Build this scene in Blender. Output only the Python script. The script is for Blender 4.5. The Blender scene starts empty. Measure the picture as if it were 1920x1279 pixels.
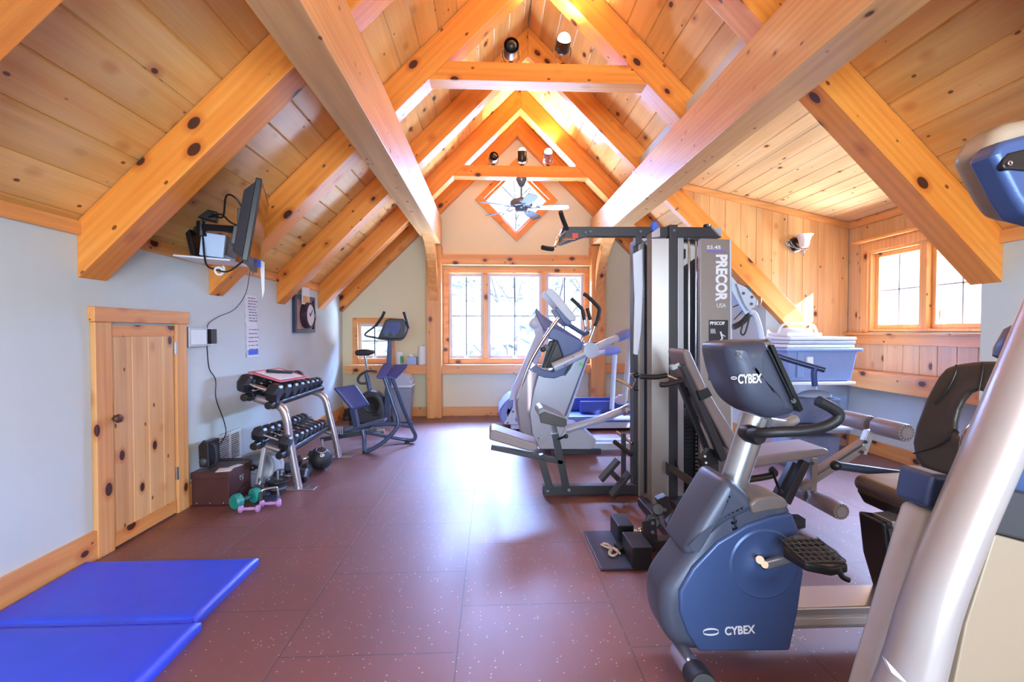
import bpy, bmesh, math, random
from mathutils import Vector, Matrix, Euler
random.seed(7)
R = math.radians
SC = bpy.context.scene
COL = SC.collection

# ------------------------------------------------------------------ camera
FPX, EYE = 880.0, 1.28                      # focal length in pixels of a 1920 wide frame, eye height
YAW, PIT = math.atan(39 / FPX), math.atan(17.5 / FPX)
cam = bpy.data.cameras.new('camera'); cam.sensor_width = 36.0; cam.lens = FPX / 1920 * 36.0
cam.clip_start = 0.05; cam.clip_end = 200
co = bpy.data.objects.new('camera', cam); COL.objects.link(co)
co.location = (0, 0, EYE); co.rotation_euler = (R(90) - PIT, 0, -YAW)
SC.camera = co
# ------------------------------------------------------------------ view
SC.view_settings.view_transform = 'Standard'; SC.view_settings.look = 'None'
SC.view_settings.gamma = 1.0; SC.view_settings.use_curve_mapping = False
SC.view_settings.exposure = 0.70
# ------------------------------------------------------------------ sky, sun, daylight at the windows and an added rear fill
w = bpy.data.worlds.new('sky'); SC.world = w; w.use_nodes = True
bg = w.node_tree.nodes['Background']; bg.inputs[0].default_value = (0.66, 0.80, 1.0, 1); bg.inputs[1].default_value = 2.2
sun = bpy.data.lights.new('sun', 'SUN'); sun.energy = 15.0; sun.color = (1.0, 0.97, 0.92); sun.angle = R(0.6)
so = bpy.data.objects.new('sun', sun); COL.objects.link(so)
so.rotation_euler = Vector((-0.72, 0.60, -0.50)).to_track_quat('-Z', 'Y').to_euler(); so.location = (6, -3, 6)
def area(name, loc, direction, sx, sy, power, color):
    l = bpy.data.lights.new(name, 'AREA'); l.shape = 'RECTANGLE'; l.size = sx; l.size_y = sy; l.energy = power; l.color = color
    o = bpy.data.objects.new(name, l); COL.objects.link(o); o.location = loc
    o.rotation_euler = Vector(direction).to_track_quat('-Z', 'Z').to_euler(); return o
DAY = (0.30, 0.47, 1.0)
area('daylight_back_window', (0.37, 8.75, 3.15), (0, -1, -0.80), 3.0, 1.5, 1900, DAY)
area('daylight_small_window', (-1.77, 8.0, 2.3), (0.05, -1, -1.2), 0.8, 0.8, 200, DAY)
area('daylight_dormer_window', (5.35, 4.35, 2.95), (-1, -0.15, -0.75), 2.0, 1.2, 2000, (0.40, 0.58, 1.0))
area('ground_glow_back', (0.37, 8.35, 0.05), (0, -1, 0.85), 3.0, 1.0, 700, (0.55, 0.72, 1.0))
area('ground_glow_dormer', (5.1, 4.3, 0.65), (-1, -0.05, 0.75), 1.8, 1.0, 480, (0.80, 0.86, 1.0))
area('rear_fill_light', (0.4, -2.40, 1.65), (0, 1, 0.30), 3.4, 1.7, 270, (0.66, 0.84, 1.0))  # added fill light in front of the closed rear wall, which has no opening

# ------------------------------------------------------------------ pixel ray -> world point on a given plane
_fw = Vector((math.sin(YAW) * math.cos(PIT), math.cos(YAW) * math.cos(PIT), -math.sin(PIT)))
_rt = Vector((math.cos(YAW), -math.sin(YAW), 0)); _up = _rt.cross(_fw)
def P(x, y, Y=None, X=None, Z=None):
    d = _fw + _rt * ((x - 960) / FPX) - _up * ((y - 639.5) / FPX)
    t = Y / d.y if Y is not None else X / d.x if X is not None else (Z - EYE) / d.z
    return Vector((0, 0, EYE)) + d * t
def PL(pts, Y): return [P(x, y, Y) for x, y in pts]

# ------------------------------------------------------------------ mesh builder
def PP(x, y, o, n):
    """pixel ray meets the plane through o with normal n"""
    d = _fw + _rt * ((x - 960) / FPX) - _up * ((y - 639.5) / FPX); e = Vector((0, 0, EYE)); n = Vector(n)
    return e + d * ((Vector(o) - e).dot(n) / d.dot(n))
def puff(mb, pts, vec, r, dens=.012, steps=6, flat=1.0):
    """solid between an outline and its copy at vec, with generously rounded rims"""
    pts = [Vector(p) for p in pts]; vec = Vector(vec); vn = vec.normalized(); out = []
    n = len(pts)
    for i in range(n):
        p0, p1, p2, p3 = pts[i - 1], pts[i], pts[(i + 1) % n], pts[(i + 2) % n]; m = max(1, int((p2 - p1).length / dens))
        for j in range(m):
            t = j / m; c = 0.5 * ((2 * p1) + (p2 - p0) * t + (2 * p0 - 5 * p1 + 4 * p2 - p3) * t * t + (3 * p1 - p0 - 3 * p2 + p3) * t ** 3)
            out.append(c if (p2 - p1).length < 9 * dens else p1.lerp(p2, t))
    for _ in range(2): out = [out[i] * .5 + (out[i - 1] + out[(i + 1) % len(out)]) * .25 for i in range(len(out))]
    m = len(out); area_ = Vector((0, 0, 0))
    for i in range(m): area_ += out[i].cross(out[(i + 1) % m])
    sgn = 1 if area_.dot(vn) > 0 else -1
    def inset(q, d):
        rs = []
        for i in range(m):
            t = (q[(i + 2) % m] - q[i - 2]).normalized(); nn = vn.cross(t) * sgn; rs.append(q[i] + nn * d)
        return rs
    loops = []
    for k in range(steps + 1):
        a = k / steps * math.pi / 2; loops.append([p + vn * r * flat * (1 - math.sin(a)) for p in inset(out, r * (1 - math.cos(a)))])
    loops = loops[::-1]                        # from the near face rim outwards
    far = [[p + vec - vn * 2 * (p - out[0]).dot(vn) for p in l] for l in loops]
    allp = loops + far[::-1]; L = len(allp); vs = [p for l in allp for p in l]
    fs = [(a * m + i, a * m + (i + 1) % m, (a + 1) * m + (i + 1) % m, (a + 1) * m + i) for a in range(L - 1) for i in range(m)]
    for base in (0, (L - 1) * m):
        c = len(vs); vs.append(sum(vs[base:base + m], Vector((0, 0, 0))) / m); fs += [(base + i, base + (i + 1) % m, c) for i in range(m)]
    return mb.add(vs, fs)
def frame_of(d):
    d = d.normalized(); a = Vector((0, 0, 1)) if abs(d.z) < 0.9 else Vector((1, 0, 0))
    u = d.cross(a).normalized(); return u, d.cross(u).normalized()
class MB:
    def __init__(s): s.v = []; s.f = []
    def add(s, vs, fs):
        n = len(s.v); s.v += [Vector(q) for q in vs]; s.f += [tuple(i + n for i in f) for f in fs]; return s
    def hexa(s, p): return s.add(p, [(0, 3, 2, 1), (4, 5, 6, 7), (0, 1, 5, 4), (1, 2, 6, 5), (2, 3, 7, 6), (3, 0, 4, 7)])
    def box(s, x0, x1, y0, y1, z0, z1):
        return s.hexa([(x0, y0, z0), (x1, y0, z0), (x1, y1, z0), (x0, y1, z0), (x0, y0, z1), (x1, y0, z1), (x1, y1, z1), (x0, y1, z1)])
    def obox(s, c, sx, sy, sz, M=None):                       # oriented box; M 3x3 matrix or Euler tuple
        if M is None: M = Matrix.Identity(3)
        elif isinstance(M, tuple): M = Euler(M).to_matrix()
        c = Vector(c); P8 = []
        for z in (-1, 1):
            for x, y in ((-1, -1), (1, -1), (1, 1), (-1, 1)): P8.append(c + M @ Vector((x * sx / 2, y * sy / 2, z * sz / 2)))
        return s.hexa(P8)
    def bar(s, a, b, w_, t_, up=(0, 1, 0)):                   # rectangular bar from a to b
        a, b = Vector(a), Vector(b); d = (b - a).normalized(); u = Vector(up); u = (u - d * u.dot(d)).normalized(); k = d.cross(u)
        q = []
        for p in (a, b):
            for i, j in ((-1, -1), (1, -1), (1, 1), (-1, 1)): q.append(p + u * (i * w_ / 2) + k * (j * t_ / 2))
        return s.hexa(q)
    def prism(s, pts, vec):
        n = len(pts); vec = Vector(vec); a = [Vector(p) for p in pts]; b = [p + vec for p in a]
        return s.add(a + b, [tuple(range(n - 1, -1, -1)), tuple(range(n, 2 * n))] + [(i, (i + 1) % n, (i + 1) % n + n, i + n) for i in range(n)])
    def ypr(s, px, Y0, Y1): return s.prism(PL(px, Y0), (0, Y1 - Y0, 0))
    def cyl(s, a, b, r0, r1=None, seg=24):
        r1 = r0 if r1 is None else r1; a, b = Vector(a), Vector(b); u, k = frame_of(b - a); vs = []
        for p, r in ((a, r0), (b, r1)):
            for i in range(seg):
                t = 2 * math.pi * i / seg; vs.append(p + (u * math.cos(t) + k * math.sin(t)) * r)
        return s.add(vs, [tuple(range(seg)), tuple(range(2 * seg - 1, seg - 1, -1))] + [(i, i + seg, (i + 1) % seg + seg, (i + 1) % seg) for i in range(seg)])
    def tube(s, path, r, seg=12, smooth=4, flat=1.0, side=None):
        pts = [Vector(p) for p in path]
        rs = list(r) if isinstance(r, (list, tuple)) else [r] * len(pts)
        if smooth > 1 and len(pts) > 2:
            o = []; ro = []
            for i in range(len(pts) - 1):
                p0, p1, p2, p3 = pts[max(i - 1, 0)], pts[i], pts[i + 1], pts[min(i + 2, len(pts) - 1)]
                for j in range(smooth):
                    t = j / smooth
                    o.append(0.5 * ((2 * p1) + (p2 - p0) * t + (2 * p0 - 5 * p1 + 4 * p2 - p3) * t * t + (3 * p1 - p0 - 3 * p2 + p3) * t ** 3)); ro.append(rs[i] * (1 - t) + rs[i + 1] * t)
            o.append(pts[-1]); ro.append(rs[-1]); pts, rs = o, ro
        vs = []; n = len(pts); u = None
        for i, p in enumerate(pts):
            d = (pts[min(i + 1, n - 1)] - pts[max(i - 1, 0)]).normalized()
            if u is None:
                u = frame_of(d)[0] if side is None else (Vector(side) - d * Vector(side).dot(d)).normalized()
            else: u = (u - d * u.dot(d)).normalized()
            k = d.cross(u)
            for q in range(seg):
                t = 2 * math.pi * q / seg; vs.append(p + u * (math.cos(t) * rs[i]) + k * (math.sin(t) * rs[i] * flat))
        fs = [(a * seg + q, a * seg + (q + 1) % seg, (a + 1) * seg + (q + 1) % seg, (a + 1) * seg + q) for a in range(n - 1) for q in range(seg)]
        fs += [tuple(range(seg - 1, -1, -1)), tuple(range((n - 1) * seg, n * seg))]
        return s.add(vs, fs)
    def lathe(s, c, prof, axis=(0, 0, 1), seg=28):            # prof: (radius, height) list; closed with caps
        c = Vector(c); ax = Vector(axis).normalized(); u, k = frame_of(ax); vs = []; n = len(prof)
        for r, h in prof:
            for q in range(seg):
                t = 2 * math.pi * q / seg; vs.append(c + ax * h + (u * math.cos(t) + k * math.sin(t)) * max(r, 1e-4))
        fs = [(a * seg + q, a * seg + (q + 1) % seg, (a + 1) * seg + (q + 1) % seg, (a + 1) * seg + q) for a in range(n - 1) for q in range(seg)]
        fs += [tuple(range(seg - 1, -1, -1)), tuple(range((n - 1) * seg, n * seg))]
        return s.add(vs, fs)
    def sphere(s, c, r, seg=24, rings=14, M=None):
        c = Vector(c); r = r if isinstance(r, (tuple, list)) else (r, r, r); M = M or Matrix.Identity(3); vs = []
        for i in range(rings + 1):
            a = math.pi * i / rings
            for q in range(seg):
                t = 2 * math.pi * q / seg; vs.append(c + M @ Vector((r[0] * math.sin(a) * math.cos(t), r[1] * math.sin(a) * math.sin(t), r[2] * math.cos(a))))
        return s.add(vs, [(i * seg + q, (i + 1) * seg + q, (i + 1) * seg + (q + 1) % seg, i * seg + (q + 1) % seg) for i in range(rings) for q in range(seg)])
    def torus(s, c, R_, r, axis=(0, 0, 1), seg=32, rs=10, arc=1.0):
        c = Vector(c); u, k = frame_of(Vector(axis)); n = int(seg * arc)
        pts = [c + (u * math.cos(2 * math.pi * arc * i / n) + k * math.sin(2 * math.pi * arc * i / n)) * R_ for i in range(n + (0 if arc == 1 else 1))]
        if arc == 1: pts.append(pts[0].copy())
        return s.tube(pts, r, seg=rs, smooth=1)
def finish(mb, name, mat, org=Vector((0, 0, 0)), bevel=0, seg=3, ang=38, sub=0):
    me = bpy.data.meshes.new(name); me.from_pydata([tuple(p - org) for p in mb.v], [], mb.f)
    bm = bmesh.new(); bm.from_mesh(me)
    bmesh.ops.remove_doubles(bm, verts=bm.verts, dist=1e-6)
    bmesh.ops.recalc_face_normals(bm, faces=bm.faces)
    if bevel:
        es = [e for e in bm.edges if len(e.link_faces) == 2 and e.calc_face_angle(0) > R(ang)]
        if es: bmesh.ops.bevel(bm, geom=es, offset=bevel, segments=seg, profile=0.5, affect='EDGES', clamp_overlap=True)
    for f in bm.faces: f.smooth = True
    for e in bm.edges:
        if len(e.link_faces) != 2 or e.calc_face_angle(0) > R(ang): e.smooth = False
    bm.to_mesh(me); bm.free()
    mats = mat if isinstance(mat, list) else [mat]
    for m in mats: me.materials.append(m)
    o = bpy.data.objects.new(name, me); COL.objects.link(o)
    if bevel:
        md = o.modifiers.new('normals', 'WEIGHTED_NORMAL'); md.keep_sharp = True; md.weight = 80
    if sub:
        md = o.modifiers.new('subdivision', 'SUBSURF'); md.levels = sub; md.render_levels = sub
    return o
def worldpos(o):
    p = Vector(o.location)
    while o.parent: o = o.parent; p = p + Vector(o.location)
    return p
def thing(name, label, cat, loc=(0, 0, 0), group=None):
    o = bpy.data.objects.new(name, None); COL.objects.link(o); o.location = loc; o.empty_display_size = 0.05
    o['label'] = label; o['category'] = cat
    if group: o['group'] = group
    return o
def part(mb, name, mat, parent, bevel=0, label=None, **k):
    o = finish(mb, name, mat, worldpos(parent), bevel, **k); o.parent = parent
    if label: o['label'] = label
    return o
def solo(mb, name, mat, label, cat, group=None, bevel=0, **k):
    xs = [p.x for p in mb.v]; ys = [p.y for p in mb.v]; zs = [p.z for p in mb.v]
    org = Vector(((min(xs) + max(xs)) / 2, (min(ys) + max(ys)) / 2, min(zs)))
    o = finish(mb, name, mat, org, bevel, **k); o.location = org; o['label'] = label; o['category'] = cat
    if group: o['group'] = group
    return o
def struct(mb, name, mat, bevel=0, parent=None, **k):
    o = finish(mb, name, mat, worldpos(parent) if parent else Vector((0, 0, 0)), bevel, **k)
    if parent: o.parent = parent
    else: o['kind'] = 'structure'
    return o
def dup(root, loc, rot=None, label=None, group=None, scale=None):
    r = root.copy(); COL.objects.link(r); r.location = loc
    if rot is not None: r.rotation_euler = rot
    if scale: r.scale = (scale,) * 3
    if label: r['label'] = label
    if group: r['group'] = group
    for ch in list(root.children):
        c = ch.copy(); COL.objects.link(c); c.parent = r
        for g in ch.children:
            d = g.copy(); COL.objects.link(d); d.parent = c
    return r
def text(s, size, org, right, up, mat, parent, name='lettering', bold=0.0, ext=0.0012, align='LEFT', xs=1.0):
    cu = bpy.data.curves.new('t', 'FONT'); cu.body = s; cu.size = size; cu.offset = bold; cu.extrude = ext; cu.align_x = align
    t = bpy.data.objects.new('t', cu); COL.objects.link(t)
    bpy.context.view_layer.update()
    me = bpy.data.meshes.new_from_object(t.evaluated_get(bpy.context.evaluated_depsgraph_get()))
    bpy.data.objects.remove(t); bpy.data.curves.remove(cu)
    r_ = Vector(right).normalized(); n = r_.cross(Vector(up)).normalized(); u_ = n.cross(r_)
    M = Matrix((r_ * xs, u_, n)).transposed(); off = Vector(org) - worldpos(parent)
    for v in me.vertices: v.co = M @ v.co + off
    me.materials.clear(); me.materials.append(mat); me.name = name
    o = bpy.data.objects.new(name, me); COL.objects.link(o); o.parent = parent; return o

# ------------------------------------------------------------------ materials
def lin(c):
    if isinstance(c, str): c = tuple(int(c[i:i + 2], 16) / 255 for i in (0, 2, 4))
    return tuple(x / 12.92 if x <= 0.04045 else ((x + 0.055) / 1.055) ** 2.4 for x in c) + (1,)
def newmat(name):
    m = bpy.data.materials.new(name); m.use_nodes = True; nt = m.node_tree; b = nt.nodes['Principled BSDF']; return m, nt, b
def N(nt, t, **k):
    n = nt.nodes.new(t)
    for a, v in k.items(): setattr(n, a, v)
    return n
def link(nt, a, b): nt.links.new(a, b)
def mathn(nt, op, a, b=None, c=None):
    n = N(nt, 'ShaderNodeMath', operation=op)
    for i, v in enumerate((a, b, c)):
        if v is None: continue
        if isinstance(v, (int, float)): n.inputs[i].default_value = v
        else: link(nt, v, n.inputs[i])
    return n.outputs[0]
def mixc(nt, fac, a, b, mode='MIX'):
    n = N(nt, 'ShaderNodeMix', data_type='RGBA', blend_type=mode)
    for s_, v in ((n.inputs[0], fac), (n.inputs[6], a), (n.inputs[7], b)):
        if isinstance(v, (int, float, tuple)): s_.default_value = v
        else: link(nt, v, s_)
    return n.outputs[2]
def plain(name, c, rough=0.5, metal=0.0, bump=0.0, bscale=200, coat=0.0, spec=0.5, var=0.06, emis=0, ecol=None):
    m, nt, b = newmat(name); c = lin(c)
    tc = N(nt, 'ShaderNodeTexCoord'); nz = N(nt, 'ShaderNodeTexNoise'); nz.inputs['Scale'].default_value = 9; nz.inputs['Detail'].default_value = 3
    link(nt, tc.outputs['Object'], nz.inputs['Vector'])
    dk = tuple(x * (1 - var * 2) for x in c[:3]) + (1,); lt = tuple(min(1, x * (1 + var)) for x in c[:3]) + (1,)
    link(nt, mixc(nt, nz.outputs[0], dk, lt), b.inputs['Base Color'])
    b.inputs['Roughness'].default_value = rough; b.inputs['Metallic'].default_value = metal
    b.inputs['Coat Weight'].default_value = coat; b.inputs['Specular IOR Level'].default_value = spec
    if bump:
        n2 = N(nt, 'ShaderNodeTexNoise'); n2.inputs['Scale'].default_value = bscale; link(nt, tc.outputs['Object'], n2.inputs['Vector'])
        bp = N(nt, 'ShaderNodeBump'); bp.inputs['Strength'].default_value = bump; bp.inputs['Distance'].default_value = 0.002
        link(nt, n2.outputs[0], bp.inputs['Height']); link(nt, bp.outputs[0], b.inputs['Normal'])
    if emis: b.inputs['Emission Color'].default_value = lin(ecol or c); b.inputs['Emission Strength'].default_value = emis
    return m
def wood(name, c1, c2, rot=(0, 0, 0), board=0.0, off=0.0, rough=0.42, knot='4a200e', kd=0.14, bvar=0.22, ks=1.0, coat=0.12):
    """pine: after the rotation the grain runs along X and the boards lie side by side along Y (z = thickness)"""
    m, nt, b = newmat(name)
    tc = N(nt, 'ShaderNodeTexCoord'); mp = N(nt, 'ShaderNodeMapping'); mp.vector_type = 'POINT'; mp.inputs['Rotation'].default_value = rot
    link(nt, tc.outputs['Object'], mp.inputs[0]); sp = N(nt, 'ShaderNodeSeparateXYZ'); link(nt, mp.outputs[0], sp.inputs[0])
    x, y, z = sp.outputs
    if board:
        idx = mathn(nt, 'FLOOR', mathn(nt, 'DIVIDE', mathn(nt, 'ADD', y, off), board))
        wn = N(nt, 'ShaderNodeTexWhiteNoise', noise_dimensions='1D'); link(nt, idx, wn.inputs['W'])
        x = mathn(nt, 'ADD', x, mathn(nt, 'MULTIPLY', idx, 7.31)); z = mathn(nt, 'ADD', z, mathn(nt, 'MULTIPLY', idx, 3.17))
    def vec(a, b_, c):
        cb = N(nt, 'ShaderNodeCombineXYZ')
        for i, (v, k) in enumerate(((x, a), (y, b_), (z, c))): link(nt, mathn(nt, 'MULTIPLY', v, k), cb.inputs[i])
        return cb.outputs[0]
    n1 = N(nt, 'ShaderNodeTexNoise'); n1.inputs['Scale'].default_value = 1; n1.inputs['Detail'].default_value = 4; n1.inputs['Distortion'].default_value = 0.7
    link(nt, vec(0.9, 11, 11), n1.inputs['Vector'])
    n2 = N(nt, 'ShaderNodeTexNoise'); n2.inputs['Scale'].default_value = 1; n2.inputs['Detail'].default_value = 3
    link(nt, vec(2.2, 95, 95), n2.inputs['Vector'])
    r1 = N(nt, 'ShaderNodeMapRange'); r1.inputs[1].default_value = 0.25; r1.inputs[2].default_value = 0.8; link(nt, n1.outputs[0], r1.inputs[0])
    col = mixc(nt, r1.outputs[0], lin(c1), lin(c2))
    r2 = N(nt, 'ShaderNodeMapRange'); r2.inputs[1].default_value = 0.35; r2.inputs[2].default_value = 0.7; r2.inputs[3].default_value = 1.0; r2.inputs[4].default_value = 0.91
    link(nt, n2.outputs[0], r2.inputs[0]); col = mixc(nt, 1.0, col, r2.outputs[0], 'MULTIPLY')
    if board:
        br = N(nt, 'ShaderNodeMapRange'); br.inputs[3].default_value = 1 - bvar; br.inputs[4].default_value = 1.0 + bvar * 0.12; link(nt, wn.outputs['Value'], br.inputs[0])
        col = mixc(nt, 1.0, col, br.outputs[0], 'MULTIPLY')
    vo = N(nt, 'ShaderNodeTexVoronoi'); vo.inputs['Scale'].default_value = 1
    link(nt, vec(3.4 * ks, 5.2 * ks, 5.2 * ks), vo.inputs['Vector'])
    kf = N(nt, 'ShaderNodeMapRange'); kf.inputs[1].default_value = kd; kf.inputs[2].default_value = kd * 0.86; link(nt, vo.outputs['Distance'], kf.inputs[0])
    hf = N(nt, 'ShaderNodeMapRange'); hf.inputs[1].default_value = kd * 1.9; hf.inputs[2].default_value = kd * 0.9; hf.inputs[4].default_value = 0.60; link(nt, vo.outputs['Distance'], hf.inputs[0])
    col = mixc(nt, hf.outputs[0], col, mixc(nt, 1.0, col, lin('c98a4e'), 'MULTIPLY'))
    col = mixc(nt, kf.outputs[0], col, lin(knot))
    v2 = N(nt, 'ShaderNodeTexVoronoi'); v2.inputs['Scale'].default_value = 1; link(nt, vec(8.5 * ks, 14 * ks, 14 * ks), v2.inputs['Vector'])
    sc2 = N(nt, 'ShaderNodeSeparateColor'); link(nt, v2.outputs['Color'], sc2.inputs[0])
    k2 = N(nt, 'ShaderNodeMapRange'); k2.inputs[1].default_value = 0.15; k2.inputs[2].default_value = 0.10; link(nt, v2.outputs['Distance'], k2.inputs[0])
    col = mixc(nt, mathn(nt, 'MULTIPLY', k2.outputs[0], mathn(nt, 'GREATER_THAN', sc2.outputs[0], 0.72)), col, lin('7a4420'))
    wv = N(nt, 'ShaderNodeTexWave', wave_type='RINGS', rings_direction='X'); wv.inputs['Scale'].default_value = 1; wv.inputs['Distortion'].default_value = 6; wv.inputs['Detail'].default_value = 2; wv.inputs['Detail Scale'].default_value = .6
    link(nt, vec(.7, 9, 9), wv.inputs['Vector']); w2 = N(nt, 'ShaderNodeMapRange'); w2.inputs[3].default_value = 1.0; w2.inputs[4].default_value = 0.90; link(nt, wv.outputs['Fac'], w2.inputs[0])
    col = mixc(nt, 1.0, col, w2.outputs[0], 'MULTIPLY')
    link(nt, col, b.inputs['Base Color'])
    b.inputs['Roughness'].default_value = rough; b.inputs['Coat Weight'].default_value = coat; b.inputs['Coat Roughness'].default_value = 0.22
    bp = N(nt, 'ShaderNodeBump'); bp.inputs['Strength'].default_value = 0.12; bp.inputs['Distance'].default_value = 0.003
    link(nt, n2.outputs[0], bp.inputs['Height']); link(nt, bp.outputs[0], b.inputs['Normal'])
    return m
O1, O2 = 'f59f44', 'e48029'          # amber timber
PZ = (0, R(90), 0)                   # grain along world Z -> X ; boards side by side along world Y
P1, P2 = 'f0bd80', 'dc9a58'          # lighter pine boards
W_RAFL = wood('timber_left_rafter', O1, O2, (0, R(45), 0), ks=0.9)
W_RAFR = wood('timber_right_rafter', O1, O2, (0, R(-45), 0), ks=0.9)
W_BEAM = wood('timber_along_y', 'e2ad70', 'c98f58', (0, 0, R(-90)), kd=0.07, rough=0.45)
W_X = wood('timber_along_x', O1, O2)
W_Z = wood('timber_along_z', 'eca860', 'd98a44', PZ)
W_TX = wood('pine_trim_along_x', 'efab65', 'dd8c48')
W_TY = wood('pine_trim_along_y', 'efab65', 'dd8c48', (0, 0, R(-90)))
W_TZ = wood('pine_trim_along_z', 'f0b674', 'e09a58', PZ)
def blend_rot(deg): return (0, 0, R(-90))
# roof boards run along Y: first turn about Y so the slope lies flat, then Y -> X (two mappings folded in one Euler)
def slope_rot(a):
    M = Matrix.Rotation(R(-90), 3, 'Z') @ Matrix.Rotation(a, 3, 'Y')
    return tuple(M.to_euler())
BW = 0.2107
W_CL = wood('roof_boards_left', 'fccb80', 'eca750', slope_rot(R(45)), board=BW, off=0.0, kd=0.13)
W_CR = wood('roof_boards_right', 'fabd70', 'e99a48', slope_rot(R(-45)), board=BW, off=0.0, kd=0.13)
W_CD = wood('dormer_boards', 'f6cf98', 'eab878', slope_rot(R(-12.3)), board=0.16, off=0.0, kd=0.09, bvar=0.12)
W_PX = wood('wall_boards_back', P1, P2, tuple((Matrix.Rotation(R(90), 3, 'Z') @ Matrix.Rotation(R(0), 3, 'X')).to_euler()), board=0.0)
def wallboards(name, along, bw, off, c1=P1, c2=P2):
    # vertical boards: grain along Z; 'along' the horizontal axis of the wall
    if along == 'X': M = Matrix(((0, 0, 1), (1, 0, 0), (0, 1, 0)))
    else: M = Matrix(((0, 0, 1), (0, 1, 0), (-1, 0, 0)))
    return wood(name, c1, c2, tuple(M.to_euler()), board=bw, off=off, bvar=0.14, kd=0.11)
W_SC = wallboards('sconce_wall_boards', 'X', 0.1775, 0.0)
W_DM = wallboards('dormer_wall_boards', 'Y', 0.1775, 0.0, 'ecc190', 'dda66a')
W_DOOR = wallboards('door_boards', 'Y', 0.135, 0.02, 'f3c48a', 'e2a263')
PAINT = plain('wall_paint', 'c9d2cf', 0.75, bump=0.05, bscale=300, var=0.015)
PAINTB = plain('spot_warmed_gable_paint', 'dfd6b4', 0.75, bump=0.05, bscale=300, var=0.015)  # wall paint with the warm glow of the spotlights tinted into its colour
WHITE = plain('white_plastic', 'e9eaee', 0.4)
PAPER = plain('paper', 'e6e6ea', 0.8, var=0.03)
BLACK = plain('black_plastic', '17181b', 0.38)
RUB = plain('black_rubber', '1c1d21', 0.55, bump=0.3, bscale=400)
GREY = plain('charcoal_plastic', '3b3d44', 0.42)
DSTEEL = plain('dark_powder_coat', '303037', 0.35)
SILV = plain('silver_paint', 'b3b2b6', 0.32, metal=0.35, var=0.03)
TAUPE = plain('taupe_metallic', '98908c', 0.33, metal=0.45, var=0.03)
CHROME = plain('chrome', 'cfd2d8', 0.12, metal=1.0, var=0.02)
STEEL = plain('satin_steel', 'b5b6ba', 0.28, metal=0.9, var=0.03)
PAD = plain('taupe_vinyl', '87797a', 0.42, bump=0.15, bscale=250)
DPAD = plain('brown_black_vinyl', '37322f', 0.36, bump=0.2, bscale=250)
NAVY = plain('navy_vinyl', '3c4a8c', 0.35, bump=0.1)
LBLUE = plain('pale_plastic', 'c3cbdc', 0.35)
LETTER = plain('white_lettering', 'dfe0e6', 0.5, var=0.01)
def glassmat(name, tint=(0.95, 0.98, 1, 1), refl=0.06):
    m = bpy.data.materials.new(name); m.use_nodes = True; nt = m.node_tree; nt.nodes.clear()
    o = N(nt, 'ShaderNodeOutputMaterial'); mx = N(nt, 'ShaderNodeMixShader'); t = N(nt, 'ShaderNodeBsdfTransparent'); g = N(nt, 'ShaderNodeBsdfGlossy')
    t.inputs[0].default_value = tint; g.inputs['Roughness'].default_value = 0.03; mx.inputs[0].default_value = refl
    link(nt, t.outputs[0], mx.inputs[1]); link(nt, g.outputs[0], mx.inputs[2]); link(nt, mx.outputs[0], o.inputs[0]); return m
GLASS = glassmat('window_glass')
CLEAR = glassmat('clear_plastic', (0.80, 0.86, 0.95, 1), 0.14)

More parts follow.
